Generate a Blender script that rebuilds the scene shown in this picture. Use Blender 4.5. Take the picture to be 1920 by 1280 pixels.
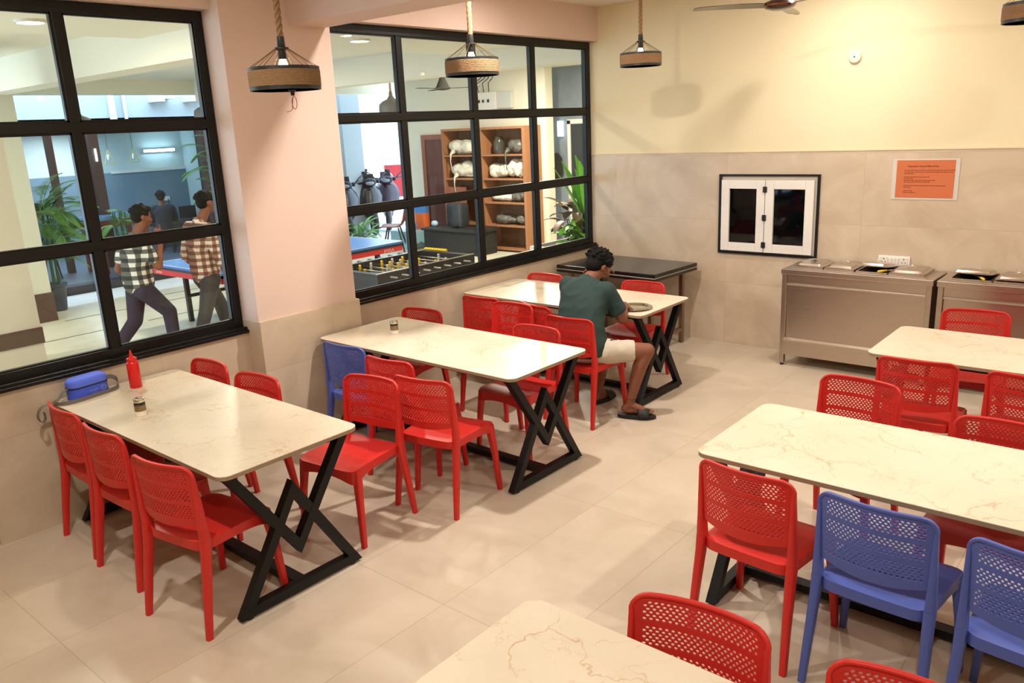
import bpy, bmesh, math, random
from mathutils import Vector, Matrix, Euler, noise
random.seed(7)
PI = math.pi
SC = bpy.context.scene
COL = SC.collection
for o in list(bpy.data.objects): bpy.data.objects.remove(o)

# ------------------------------------------------------------------ camera
cam_data = bpy.data.cameras.new('camera')
cam = bpy.data.objects.new('camera', cam_data); COL.objects.link(cam)
cam_data.sensor_width = 36.0
cam_data.lens = 1505.75 / 1920 * 36.0
cam_data.clip_start = 0.05; cam_data.clip_end = 200
rx = Vector((0.76412453, 0.64347172, -0.04536344)); dn = Vector((0.13329216, -0.22630779, -0.96489273)); fw = Vector((-0.63114729, 0.73125161, -0.25869707))
fw.normalize(); rx = (rx - fw * rx.dot(fw)).normalized(); up = rx.cross(fw)
M = Matrix(((rx.x, up.x, -fw.x, 0), (rx.y, up.y, -fw.y, 0), (rx.z, up.z, -fw.z, 2.15), (0, 0, 0, 1)))
cam.matrix_world = M
SC.camera = cam
# ------------------------------------------------------------------ colour handling / exposure
SC.view_settings.view_transform = 'Standard'
SC.view_settings.look = 'None'
SC.view_settings.exposure = 0.0
SC.view_settings.gamma = 1.0
SC.view_settings.use_curve_mapping = False
# ------------------------------------------------------------------ sky
W = bpy.data.worlds.new('overcast_sky'); SC.world = W; W.use_nodes = True
bg = W.node_tree.nodes['Background']
bg.inputs[0].default_value = (0.62, 0.80, 1.0, 1); bg.inputs[1].default_value = 5.4

def area(name, loc, size, power, color, rot=(0, 0, 0), shape='DISK', sy=None, spread=PI):
    l = bpy.data.lights.new(name, 'AREA'); l.shape = shape; l.size = size
    if sy: l.size_y = sy
    l.energy = power; l.color = color; l.spread = spread
    o = bpy.data.objects.new(name, l); COL.objects.link(o); o.location = loc; o.rotation_euler = rot
    return o
WARM = (1.0, 0.93, 0.855); NEUT = (1.0, 0.90, 0.74)
DOWN = [(-3.17, 3.95), (-2.25, 6.3), (-2.81, 0.9), (0.0, 3.95), (0.4, 6.3), (0.0, 0.2), (-4.2, 5.2), (-4.2, 1.4), (2.2, 3.28)]
DP = [76, 27, 46, 44, 26, 58, 10, 12, 34]
for (x, y), p in zip(DOWN, DP):
    area('downlight_lamp', (x, y, 3.232), 0.12, p, WARM)
for (x, y) in [(-6.25, 5.25), (-6.3, 2.4), (-6.3, 0.2)]:
    area('corridor_downlight_lamp', (x, y, 2.972), 0.15, 38, (1.0, .88, .72))
for (x, y, p) in [(-9.6, 5.6, 58), (-7.7, 9.6, 210), (-9.6, 1.5, 45)]:
    area('corridor_fill', (x, y, 3.08), 0.2, p, (1.0, .92, .76))  # added area lights without fittings, brighten the corridor and its cream end wall
# ------------------------------------------------------------------ materials
def lin(c):
    return tuple(((v / 255) / 12.92 if v / 255 <= .04045 else ((v / 255 + .055) / 1.055) ** 2.4) for v in c) + (1,)
def mat(name, rgb, rough=.5, metal=0, spec=.5, coat=0, noise_amt=0, nscale=20, bump=0, bscale=200, emit=None, es=0, sss=0, trans=0, alpha=1):
    m = bpy.data.materials.new(name); m.use_nodes = True
    nt = m.node_tree; b = nt.nodes['Principled BSDF']
    b.inputs['Base Color'].default_value = lin(rgb); b.inputs['Roughness'].default_value = rough
    b.inputs['Metallic'].default_value = metal; b.inputs['Specular IOR Level'].default_value = spec
    b.inputs['Coat Weight'].default_value = coat
    if trans: b.inputs['Transmission Weight'].default_value = trans
    if alpha < 1: b.inputs['Alpha'].default_value = alpha
    if emit: b.inputs['Emission Color'].default_value = lin(emit); b.inputs['Emission Strength'].default_value = es
    tc = nt.nodes.new('ShaderNodeTexCoord')
    if noise_amt:
        n = nt.nodes.new('ShaderNodeTexNoise'); n.inputs['Scale'].default_value = nscale; n.inputs['Detail'].default_value = 5
        nt.links.new(tc.outputs['Object'], n.inputs['Vector'])
        mx = nt.nodes.new('ShaderNodeMix'); mx.data_type = 'RGBA'; mx.blend_type = 'MIX'
        d = tuple(max(0, v * (1 - noise_amt)) for v in lin(rgb)[:3]) + (1,); u = tuple(min(1, v * (1 + noise_amt)) for v in lin(rgb)[:3]) + (1,)
        mx.inputs[6].default_value = d; mx.inputs[7].default_value = u
        nt.links.new(n.outputs['Fac'], mx.inputs[0]); nt.links.new(mx.outputs[2], b.inputs['Base Color'])
    if bump:
        n2 = nt.nodes.new('ShaderNodeTexNoise'); n2.inputs['Scale'].default_value = bscale; n2.inputs['Detail'].default_value = 3
        nt.links.new(tc.outputs['Object'], n2.inputs['Vector'])
        bp = nt.nodes.new('ShaderNodeBump'); bp.inputs['Strength'].default_value = bump; bp.inputs['Distance'].default_value = .01
        nt.links.new(n2.outputs['Fac'], bp.inputs['Height']); nt.links.new(bp.outputs[0], b.inputs['Normal'])
    return m
def emis(name, rgb, s):
    m = bpy.data.materials.new(name); m.use_nodes = True; nt = m.node_tree; nt.nodes.clear()
    e = nt.nodes.new('ShaderNodeEmission'); e.inputs[0].default_value = lin(rgb); e.inputs[1].default_value = s
    o = nt.nodes.new('ShaderNodeOutputMaterial'); nt.links.new(e.outputs[0], o.inputs[0]); return m
def glass_mat(name, tint=(0.96, 0.98, 0.97), ior=1.35):
    m = bpy.data.materials.new(name); m.use_nodes = True; nt = m.node_tree; nt.nodes.clear()
    t = nt.nodes.new('ShaderNodeBsdfTransparent'); t.inputs[0].default_value = tint + (1,)
    g = nt.nodes.new('ShaderNodeBsdfGlossy'); g.inputs['Roughness'].default_value = .01
    f = nt.nodes.new('ShaderNodeFresnel'); f.inputs[0].default_value = ior
    x = nt.nodes.new('ShaderNodeMixShader'); o = nt.nodes.new('ShaderNodeOutputMaterial')
    ge = nt.nodes.new('ShaderNodeNewGeometry'); iv = nt.nodes.new('ShaderNodeMath'); iv.operation = 'SUBTRACT'; iv.inputs[0].default_value = 1; nt.links.new(ge.outputs['Backfacing'], iv.inputs[1])
    mu = nt.nodes.new('ShaderNodeMath'); mu.operation = 'MULTIPLY'; nt.links.new(f.outputs[0], mu.inputs[0]); nt.links.new(iv.outputs[0], mu.inputs[1])
    nt.links.new(mu.outputs[0], x.inputs[0]); nt.links.new(t.outputs[0], x.inputs[1]); nt.links.new(g.outputs[0], x.inputs[2]); nt.links.new(x.outputs[0], o.inputs[0])
    return m
def N(nt, t, **k):
    n = nt.nodes.new(t)
    for a, v in k.items(): setattr(n, a, v)
    return n
def tile_mat(name, base, base2, joint, sx, sy, ox, oy, axes=(0, 1), rough=.25, jw=.0022, coat=0, vein=.5):
    """large format stone tile, joints on a world grid"""
    m = bpy.data.materials.new(name); m.use_nodes = True; nt = m.node_tree; b = nt.nodes['Principled BSDF']
    tc = N(nt, 'ShaderNodeTexCoord'); sp = N(nt, 'ShaderNodeSeparateXYZ'); nt.links.new(tc.outputs['Object'], sp.inputs[0])
    def math_(op, a, bb=None, c=None):
        n = N(nt, 'ShaderNodeMath', operation=op)
        for i, v in enumerate((a, bb, c)):
            if v is None: continue
            if isinstance(v, (int, float)): n.inputs[i].default_value = v
            else: nt.links.new(v, n.inputs[i])
        return n.outputs[0]
    js = []; cells = []
    for ax, s, o in ((axes[0], sx, ox), (axes[1], sy, oy)):
        v = math_('ADD', sp.outputs[ax], -o + s * 50); q = math_('DIVIDE', v, s); fr = math_('FRACT', q); cells.append(math_('FLOOR', q))
        d = math_('MULTIPLY', math_('MINIMUM', fr, math_('SUBTRACT', 1.0, fr)), s)
        js.append(math_('LESS_THAN', d, jw))
    j = math_('MAXIMUM', js[0], js[1])
    # per tile offset of the stone pattern
    off = N(nt, 'ShaderNodeCombineXYZ'); nt.links.new(math_('MULTIPLY', cells[0], 7.31), off.inputs[0]); nt.links.new(math_('MULTIPLY', cells[1], 3.77), off.inputs[1]); nt.links.new(math_('MULTIPLY', cells[0], 1.7), off.inputs[2])
    va = N(nt, 'ShaderNodeVectorMath', operation='ADD'); nt.links.new(tc.outputs['Object'], va.inputs[0]); nt.links.new(off.outputs[0], va.inputs[1])
    n1 = N(nt, 'ShaderNodeTexNoise'); n1.inputs['Scale'].default_value = 2.0; n1.inputs['Detail'].default_value = 7; n1.inputs['Roughness'].default_value = .6; n1.inputs['Distortion'].default_value = 1.2
    nt.links.new(va.outputs[0], n1.inputs['Vector'])
    cr = N(nt, 'ShaderNodeValToRGB'); cr.color_ramp.elements[0].position = .32; cr.color_ramp.elements[1].position = .68
    cr.color_ramp.elements[0].color = lin(base); cr.color_ramp.elements[1].color = lin(base2)
    nt.links.new(n1.outputs['Fac'], cr.inputs[0])
    mx = N(nt, 'ShaderNodeMix', data_type='RGBA'); nt.links.new(j, mx.inputs[0]); nt.links.new(cr.outputs[0], mx.inputs[6]); mx.inputs[7].default_value = lin(joint)
    nt.links.new(mx.outputs[2], b.inputs['Base Color'])
    b.inputs['Roughness'].default_value = rough; b.inputs['Coat Weight'].default_value = coat
    return m
def marble_mat(name, base, base2, vein, rough=.28):
    m = bpy.data.materials.new(name); m.use_nodes = True; nt = m.node_tree; b = nt.nodes['Principled BSDF']
    tc = N(nt, 'ShaderNodeTexCoord'); oi = N(nt, 'ShaderNodeObjectInfo')
    va = N(nt, 'ShaderNodeVectorMath', operation='ADD'); cx = N(nt, 'ShaderNodeCombineXYZ')
    ml = N(nt, 'ShaderNodeMath', operation='MULTIPLY'); ml.inputs[1].default_value = 30; nt.links.new(oi.outputs['Random'], ml.inputs[0])
    nt.links.new(ml.outputs[0], cx.inputs[0]); nt.links.new(ml.outputs[0], cx.inputs[1])
    nt.links.new(tc.outputs['Object'], va.inputs[0]); nt.links.new(cx.outputs[0], va.inputs[1])
    prev = None
    base_n = N(nt, 'ShaderNodeTexNoise'); base_n.inputs['Scale'].default_value = 2.2; base_n.inputs['Detail'].default_value = 5
    nt.links.new(va.outputs[0], base_n.inputs['Vector'])
    cb = N(nt, 'ShaderNodeValToRGB'); cb.color_ramp.elements[0].color = lin(base2); cb.color_ramp.elements[1].color = lin(base)
    cb.color_ramp.elements[0].position = .35; cb.color_ramp.elements[1].position = .62
    nt.links.new(base_n.outputs['Fac'], cb.inputs[0]); prev = cb.outputs[0]
    for vs, amt, wv in ((2.6, .72, .012), (5.5, .5, .011)):
        dn_ = N(nt, 'ShaderNodeTexNoise'); dn_.inputs['Scale'].default_value = 2.6; dn_.inputs['Detail'].default_value = 5; dn_.inputs['Roughness'].default_value = .55
        nt.links.new(va.outputs[0], dn_.inputs['Vector'])
        sc_ = N(nt, 'ShaderNodeVectorMath', operation='SCALE'); nt.links.new(dn_.outputs['Color'], sc_.inputs[0]); sc_.inputs['Scale'].default_value = .55
        ad_ = N(nt, 'ShaderNodeVectorMath', operation='ADD'); nt.links.new(va.outputs[0], ad_.inputs[0]); nt.links.new(sc_.outputs[0], ad_.inputs[1])
        vo = N(nt, 'ShaderNodeTexVoronoi', feature='DISTANCE_TO_EDGE'); vo.inputs['Scale'].default_value = vs; nt.links.new(ad_.outputs[0], vo.inputs['Vector'])
        r = N(nt, 'ShaderNodeValToRGB'); e = r.color_ramp.elements; e[0].position = 0; e[0].color = (1, 1, 1, 1); e[1].position = wv; e[1].color = (0, 0, 0, 1)
        nt.links.new(vo.outputs['Distance'], r.inputs[0])
        g = N(nt, 'ShaderNodeTexNoise'); g.inputs['Scale'].default_value = 2.2 + vs; g.inputs['Detail'].default_value = 4; nt.links.new(va.outputs[0], g.inputs['Vector'])
        gr = N(nt, 'ShaderNodeValToRGB'); gr.color_ramp.elements[0].position = .42; gr.color_ramp.elements[1].position = .62; nt.links.new(g.outputs['Fac'], gr.inputs[0])
        mu = N(nt, 'ShaderNodeMath', operation='MULTIPLY'); nt.links.new(r.outputs[0], mu.inputs[0]); nt.links.new(gr.outputs[0], mu.inputs[1])
        m2 = N(nt, 'ShaderNodeMath', operation='MULTIPLY'); nt.links.new(mu.outputs[0], m2.inputs[0]); m2.inputs[1].default_value = amt
        mx = N(nt, 'ShaderNodeMix', data_type='RGBA'); nt.links.new(m2.outputs[0], mx.inputs[0]); nt.links.new(prev, mx.inputs[6]); mx.inputs[7].default_value = lin(vein)
        prev = mx.outputs[2]
    for sc, dist, wd, amt, det in ((3.4, 1.0, .006, .5, 5),):
        n = N(nt, 'ShaderNodeTexNoise'); n.inputs['Scale'].default_value = sc; n.inputs['Detail'].default_value = det; n.inputs['Roughness'].default_value = .62; n.inputs['Distortion'].default_value = dist
        nt.links.new(va.outputs[0], n.inputs['Vector'])
        r = N(nt, 'ShaderNodeValToRGB'); e = r.color_ramp.elements
        e[0].position = .5 - wd; e[0].color = (0, 0, 0, 1); e[1].position = .5; e[1].color = (1, 1, 1, 1); k = e.new(.5 + wd); k.color = (0, 0, 0, 1)
        nt.links.new(n.outputs['Fac'], r.inputs[0])
        # break the veins up
        g = N(nt, 'ShaderNodeTexNoise'); g.inputs['Scale'].default_value = 4.5; g.inputs['Detail'].default_value = 3; nt.links.new(va.outputs[0], g.inputs['Vector'])
        gr = N(nt, 'ShaderNodeValToRGB'); gr.color_ramp.elements[0].position = .45; gr.color_ramp.elements[1].position = .6
        nt.links.new(g.outputs['Fac'], gr.inputs[0])
        mu = N(nt, 'ShaderNodeMath', operation='MULTIPLY'); nt.links.new(r.outputs[0], mu.inputs[0]); nt.links.new(gr.outputs[0], mu.inputs[1])
        m2 = N(nt, 'ShaderNodeMath', operation='MULTIPLY'); nt.links.new(mu.outputs[0], m2.inputs[0]); m2.inputs[1].default_value = amt
        mx = N(nt, 'ShaderNodeMix', data_type='RGBA'); nt.links.new(m2.outputs[0], mx.inputs[0]); nt.links.new(prev, mx.inputs[6]); mx.inputs[7].default_value = lin(vein)
        prev = mx.outputs[2]
    nt.links.new(prev, b.inputs['Base Color']); b.inputs['Roughness'].default_value = rough
    return m
def plaid_mat(name, c0, c1, c2, s=.085):
    m = bpy.data.materials.new(name); m.use_nodes = True; nt = m.node_tree; b = nt.nodes['Principled BSDF']
    tc = N(nt, 'ShaderNodeTexCoord'); sp = N(nt, 'ShaderNodeSeparateXYZ'); nt.links.new(tc.outputs['Object'], sp.inputs[0])
    def band(i, w, off):
        a = N(nt, 'ShaderNodeMath', operation='ADD'); nt.links.new(sp.outputs[i], a.inputs[0]); a.inputs[1].default_value = 50 + off
        d = N(nt, 'ShaderNodeMath', operation='DIVIDE'); nt.links.new(a.outputs[0], d.inputs[0]); d.inputs[1].default_value = s
        f = N(nt, 'ShaderNodeMath', operation='FRACT'); nt.links.new(d.outputs[0], f.inputs[0])
        l = N(nt, 'ShaderNodeMath', operation='LESS_THAN'); nt.links.new(f.outputs[0], l.inputs[0]); l.inputs[1].default_value = w
        return l.outputs[0]
    prev = None
    mx = N(nt, 'ShaderNodeMix', data_type='RGBA'); ad = N(nt, 'ShaderNodeMath', operation='ADD')
    nt.links.new(band(2, .5, 0), ad.inputs[0]); nt.links.new(band(1, .5, 0), ad.inputs[1])
    r = N(nt, 'ShaderNodeValToRGB'); r.color_ramp.interpolation = 'CONSTANT'; e = r.color_ramp.elements
    e[0].color = lin(c0); e[1].position = .4; e[1].color = lin(c1); k = e.new(.8); k.color = lin(c2)
    hv = N(nt, 'ShaderNodeMath', operation='MULTIPLY'); nt.links.new(ad.outputs[0], hv.inputs[0]); hv.inputs[1].default_value = .5
    nt.links.new(hv.outputs[0], r.inputs[0])
    nt.links.new(r.outputs[0], b.inputs['Base Color']); b.inputs['Roughness'].default_value = .9
    return m
def wood_mat(name, c0, c1, rough=.45, axis=2, scale=1.0):
    m = bpy.data.materials.new(name); m.use_nodes = True; nt = m.node_tree; b = nt.nodes['Principled BSDF']
    tc = N(nt, 'ShaderNodeTexCoord'); mp = N(nt, 'ShaderNodeMapping'); sc = [30 * scale] * 3; sc[axis] = 1.5; mp.inputs['Scale'].default_value = sc
    nt.links.new(tc.outputs['Object'], mp.inputs[0]); n = N(nt, 'ShaderNodeTexNoise'); n.inputs['Scale'].default_value = 1; n.inputs['Detail'].default_value = 4
    nt.links.new(mp.outputs[0], n.inputs['Vector']); r = N(nt, 'ShaderNodeValToRGB'); r.color_ramp.elements[0].position = .3; r.color_ramp.elements[1].position = .7
    r.color_ramp.elements[0].color = lin(c0); r.color_ramp.elements[1].color = lin(c1); nt.links.new(n.outputs['Fac'], r.inputs[0]); nt.links.new(r.outputs[0], b.inputs['Base Color'])
    b.inputs['Roughness'].default_value = rough
    return m
def brushed_mat(name, rgb, rough=.3, axis=0):
    m = bpy.data.materials.new(name); m.use_nodes = True; nt = m.node_tree; b = nt.nodes['Principled BSDF']
    b.inputs['Base Color'].default_value = lin(rgb); b.inputs['Metallic'].default_value = 1
    tc = N(nt, 'ShaderNodeTexCoord'); mp = N(nt, 'ShaderNodeMapping'); sc = [220] * 3; sc[axis] = 2; mp.inputs['Scale'].default_value = sc
    nt.links.new(tc.outputs['Object'], mp.inputs[0]); n = N(nt, 'ShaderNodeTexNoise'); n.inputs['Scale'].default_value = 1; n.inputs['Detail'].default_value = 3
    nt.links.new(mp.outputs[0], n.inputs['Vector']); r = N(nt, 'ShaderNodeMapRange'); r.inputs[3].default_value = rough - .06; r.inputs[4].default_value = rough + .12
    nt.links.new(n.outputs['Fac'], r.inputs[0]); nt.links.new(r.outputs[0], b.inputs['Roughness'])
    return m

RED = mat('red_plastic', (196, 40, 33), .38, spec=.4, noise_amt=.05, nscale=6)
BLUE = mat('blue_plastic', (76, 92, 164), .42, spec=.4, noise_amt=.05, nscale=6)
BLACKM = mat('black_powder_coat', (10, 10, 11), .5, spec=.3, bump=.05, bscale=600)
MARBLE = marble_mat('cream_marble_laminate', (221, 209, 187), (211, 199, 175), (186, 130, 78))
EDGE = mat('tabletop_edge', (150, 128, 102), .5, noise_amt=.12, nscale=30)
FLOOR = tile_mat('polished_floor_tile', (188, 172, 151), (201, 186, 166), (166, 146, 120), .6, 1.24, -2.46, 2.27, rough=.3, coat=.15, jw=.0016)
WT = ((186, 167, 143), (206, 189, 166), (184, 165, 140))
TILEX = tile_mat('wall_tile_x', *WT, 1.23, .6, 2.27, 0, axes=(1, 2), rough=.3)
TILEY = tile_mat('wall_tile_y', *WT, 1.23, .6, -3.41, 0, axes=(0, 2), rough=.3)
PINK = mat('peach_wall_paint', (214, 189, 175), .7, bump=.03, bscale=60)
YELLOW = mat('pale_yellow_wall_paint', (226, 213, 177), .65, bump=.03, bscale=60)
CEIL = mat('white_ceiling_paint', (236, 226, 212), .8, bump=.03, bscale=60)
BLK = mat('black_window_frame', (9, 9, 9), .4, spec=.35, noise_amt=.2, nscale=15, bump=.04, bscale=80)
GLASS = glass_mat('clear_glass')
UPVC = mat('white_upvc', (226, 221, 214), .35)
STEEL = brushed_mat('brushed_stainless_steel', (196, 184, 172), .28)
STEELV = brushed_mat('brushed_stainless_side', (190, 178, 166), .3, axis=2)
CHROME = mat('polished_steel', (225, 222, 215), .08, metal=1)
ROPE = mat('jute_rope', (142, 110, 76), .9, noise_amt=.3, nscale=90, bump=.4, bscale=300)
BRASS = mat('brass_wire', (120, 92, 50), .35, metal=1)
DARK = mat('dark_metal', (26, 25, 24), .45)
BULB = emis('glowing_bulb', (255, 230, 180), 24)
LEDW = emis('downlight_diffuser', (255, 240, 215), 12)

# ------------------------------------------------------------------ mesh helpers
class MB:
    def __init__(s): s.b = bmesh.new()
    def box(s, c, size, rot=None, bevel=0):
        g = bmesh.ops.create_cube(s.b, size=1.0); vs = g['verts']
        for v in vs: v.co = Vector((v.co.x * size[0], v.co.y * size[1], v.co.z * size[2]))
        if bevel:
            es = list({e for v in vs for e in v.link_edges})
            r = bmesh.ops.bevel(s.b, geom=es, offset=bevel, segments=2, affect='EDGES', profile=.6)
            vs = list({v for f in r['faces'] for v in f.verts} | {v for v in vs if v.is_valid})
        R_ = rot if isinstance(rot, Matrix) else (Euler(rot).to_matrix() if rot else Matrix.Identity(3))
        for v in vs: v.co = R_ @ v.co + Vector(c)
        return s
    def b2(s, x0, x1, y0, y1, z0, z1, bevel=0):
        return s.box(((x0 + x1) / 2, (y0 + y1) / 2, (z0 + z1) / 2), (abs(x1 - x0), abs(y1 - y0), abs(z1 - z0)), bevel=bevel)
    def rings(s, rings, cap0=True, cap1=True, close=True):
        vv = [[s.b.verts.new(p) for p in r] for r in rings]
        for i in range(len(vv) - 1):
            n = len(vv[i])
            for k in range(n if close else n - 1):
                try: s.b.faces.new((vv[i][k], vv[i][(k + 1) % n], vv[i + 1][(k + 1) % n], vv[i + 1][k]))
                except ValueError: pass
        if cap0: s.b.faces.new(list(reversed(vv[0])))
        if cap1: s.b.faces.new(vv[-1])
        return s
    def tube(s, pts, r, n=8, closed=False, flat=None, upv=None):
        """sweep; r is number or list; flat = (a, b) half sizes list for elliptical / rectangular section"""
        pts = [Vector(p) for p in pts]; m = len(pts); R = r if isinstance(r, (list, tuple)) else [r] * m
        rings = []; prev = None
        for i, p in enumerate(pts):
            if closed: t = pts[(i + 1) % m] - pts[i - 1]
            else: t = pts[min(i + 1, m - 1)] - pts[max(i - 1, 0)]
            t.normalize()
            if upv is not None: a = Vector(upv) - t * Vector(upv).dot(t)
            elif prev is None:
                a = Vector((0, 0, 1)) if abs(t.z) < .9 else Vector((1, 0, 0)); a = a - t * a.dot(t)
            else: a = prev - t * prev.dot(t)
            a.normalize(); prev = a; b_ = t.cross(a)
            ra, rb = (R[i], R[i]) if not isinstance(R[i], (tuple, list)) else R[i]
            if flat == 'sq': ring = [p + a * ra * math.copysign(abs(math.cos(2 * PI * k / 16)) ** .45, math.cos(2 * PI * k / 16)) + b_ * rb * math.copysign(abs(math.sin(2 * PI * k / 16)) ** .45, math.sin(2 * PI * k / 16)) for k in range(16)]
            elif flat == 'rect': ring = [p + a * ra * sx + b_ * rb * sy for sx, sy in ((1, 1), (-1, 1), (-1, -1), (1, -1))]
            else: ring = [p + a * ra * math.cos(2 * PI * k / n) + b_ * rb * math.sin(2 * PI * k / n) for k in range(n)]
            rings.append(ring)
        if closed: rings.append(rings[0]); 
        if closed:
            vv = [[s.b.verts.new(q) for q in rg] for rg in rings[:-1]]; L = len(rings[0])
            for i in range(m):
                for k in range(L): s.b.faces.new((vv[i][k], vv[i][(k + 1) % L], vv[(i + 1) % m][(k + 1) % L], vv[(i + 1) % m][k]))
            return s
        return s.rings(rings)
    def bar(s, p0, p1, w, h, upv=(0, 0, 1)):
        return s.tube([p0, p1], [(h / 2, w / 2)] * 2, flat='rect', upv=upv)
    def cyl(s, p0, p1, r0, r1=None, n=20):
        return s.tube([p0, p1], [r0, r0 if r1 is None else r1], n=n)
    def lathe(s, prof, c=(0, 0, 0), n=32, axis='z'):
        rings = []
        for r, z in prof:
            rr = max(r, 1e-5)
            ring = []
            for k in range(n):
                a = 2 * PI * k / n
                q = (rr * math.cos(a), rr * math.sin(a), z) if axis == 'z' else ((rr * math.cos(a), -z, rr * math.sin(a)) if axis == 'y' else (z, rr * math.cos(a), rr * math.sin(a)))
                ring.append(Vector(c) + Vector(q))
            rings.append(ring)
        return s.rings(rings)
    def sph(s, c, r, n=12, rot=None):
        r3 = (r, r, r) if isinstance(r, (int, float)) else r
        R_ = rot if isinstance(rot, Matrix) else (Euler(rot).to_matrix() if rot else Matrix.Identity(3)); c = Vector(c)
        nu = n * 2 if n < 12 else n; nv = max(6, n // 2 + 2); new = s.b.verts.new; fn = s.b.faces.new
        tp = new(c + R_ @ Vector((0, 0, r3[2]))); bt = new(c + R_ @ Vector((0, 0, -r3[2]))); rg = []
        for k in range(1, nv):
            a = PI * k / nv; z = math.cos(a) * r3[2]; q = math.sin(a)
            rg.append([new(c + R_ @ Vector((q * r3[0] * math.cos(2 * PI * m_ / nu), q * r3[1] * math.sin(2 * PI * m_ / nu), z))) for m_ in range(nu)])
        for m_ in range(nu):
            m2 = (m_ + 1) % nu; fn((tp, rg[0][m_], rg[0][m2])); fn((bt, rg[-1][m2], rg[-1][m_]))
            for k in range(len(rg) - 1): fn((rg[k][m_], rg[k + 1][m_], rg[k + 1][m2], rg[k][m2]))
        return s
    def cap(s, p0, r0, p1, r1, n=12):
        s.sph(p0, r0, n); s.sph(p1, r1, n); return s.cyl(p0, p1, r0, r1, n=n + 4)
    def prism(s, out2, z0, z1, plane='xy'):
        """extrude a 2D outline"""
        def m(p, z):
            if plane == 'xy': return Vector((p[0], p[1], z))
            if plane == 'xz': return Vector((p[0], z, p[1]))
            return Vector((z, p[0], p[1]))
        return s.rings([[m(p, z0) for p in out2], [m(p, z1) for p in out2]])
    def build(s, name, m, parent=None, smooth=None, loc=None, mods=None):
        bmesh.ops.recalc_face_normals(s.b, faces=s.b.faces)
        me = bpy.data.meshes.new(name); s.b.to_mesh(me); s.b.free()
        ml = m if isinstance(m, list) else [m]
        for q in ml: me.materials.append(q)
        if smooth: 
            me.polygons.foreach_set('use_smooth', [True] * len(me.polygons))
            if smooth is not True: me.set_sharp_from_angle(angle=math.radians(smooth))
        o = bpy.data.objects.new(name, me); COL.objects.link(o)
        if parent: o.parent = parent
        if loc: o.location = loc
        return o
def smooth_pts(p, n=5):
    p = [Vector(q) for q in p]; out = []
    for i in range(len(p) - 1):
        a, b, c, d = p[max(0, i - 1)], p[i], p[i + 1], p[min(len(p) - 1, i + 2)]
        for k in range(n):
            t = k / n; out.append(.5 * ((2 * b) + (c - a) * t + (2 * a - 5 * b + 4 * c - d) * t * t + (3 * b - a - 3 * c + d) * t ** 3))
    return out + [p[-1]]
def rrect(w, d, r, n=6, c=(0, 0)):
    pts = []
    for sx, sy, a0 in ((1, 1, 0), (-1, 1, 90), (-1, -1, 180), (1, -1, 270)):
        for k in range(n + 1):
            a = math.radians(a0 + 90 * k / n)
            pts.append((c[0] + sx * (w / 2 - r) + r * math.cos(a), c[1] + sy * (d / 2 - r) + r * math.sin(a)))
    return pts
def empty(name, loc=(0, 0, 0), rz=0):
    o = bpy.data.objects.new(name, None); COL.objects.link(o); o.location = loc; o.rotation_euler = (0, 0, rz); o.empty_display_size = .1
    return o
def tag(o, label=None, cat=None, group=None, kind=None):
    if label: o['label'] = label
    if cat: o['category'] = cat
    if group: o['group'] = group
    if kind: o['kind'] = kind
    return o
def thing(name, label, cat, loc=(0, 0, 0), rz=0, group=None):
    return tag(empty(name, loc, rz), label, cat, group)
def struct(o): o['kind'] = 'structure'; return o
KIDS = {}
def kids(o):
    return [c for c in COL.objects if c.parent == o]
def dup(root, loc, rz, label=None, group=None, matmap=None):
    r = root.copy(); COL.objects.link(r); r.location = loc; r.rotation_euler = (0, 0, rz)
    if label: r['label'] = label
    if group: r['group'] = group
    def rec(src, dst):
        for ch in kids(src):
            c = ch.copy(); COL.objects.link(c); c.parent = dst
            rec(ch, c)
    rec(root, r)
    return r
def apply_mods(o):
    dg = bpy.context.evaluated_depsgraph_get(); dg.update()
    me = bpy.data.meshes.new_from_object(o.evaluated_get(dg)); old = o.data; o.modifiers.clear(); o.data = me
    bpy.data.meshes.remove(old)
    return o
def fuse(o, voxel, smooth=6, disp=None):
    m = o.modifiers.new('r', 'REMESH'); m.mode = 'VOXEL'; m.voxel_size = voxel
    if smooth:
        k = o.modifiers.new('s', 'SMOOTH'); k.iterations = smooth; k.factor = .5
    apply_mods(o)
    o.data.polygons.foreach_set('use_smooth', [True] * len(o.data.polygons))
    return o
def text(body, size, loc, rot, m, name='text', parent=None, depth=.0006, align='CENTER'):
    cu = bpy.data.curves.new(name, 'FONT'); cu.body = body; cu.size = size; cu.extrude = depth; cu.align_x = align; cu.resolution_u = 2
    o = bpy.data.objects.new(name, cu); COL.objects.link(o)
    dg = bpy.context.evaluated_depsgraph_get(); dg.update()
    me = bpy.data.meshes.new_from_object(o.evaluated_get(dg)); bpy.data.objects.remove(o); bpy.data.curves.remove(cu)
    me.materials.clear(); me.materials.append(m)
    o = bpy.data.objects.new(name, me); COL.objects.link(o); o.location = loc; o.rotation_euler = rot
    if parent: o.parent = parent
    return o
# ================================================================== ROOM SHELL
XW = -4.90      # tiled wall face
YB = 7.16       # servery wall face
def sbox(name, m, *a, bevel=0, kind='structure'):
    o = MB().b2(*a, bevel=bevel).build(name, m); o['kind'] = kind; return o
sbox('floor', FLOOR, -5.15, 3.2, -2.6, 7.3, -.08, 0)
sbox('ceiling', CEIL, -5.2, 3.2, -2.6, 7.35, 3.26, 3.34)
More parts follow.
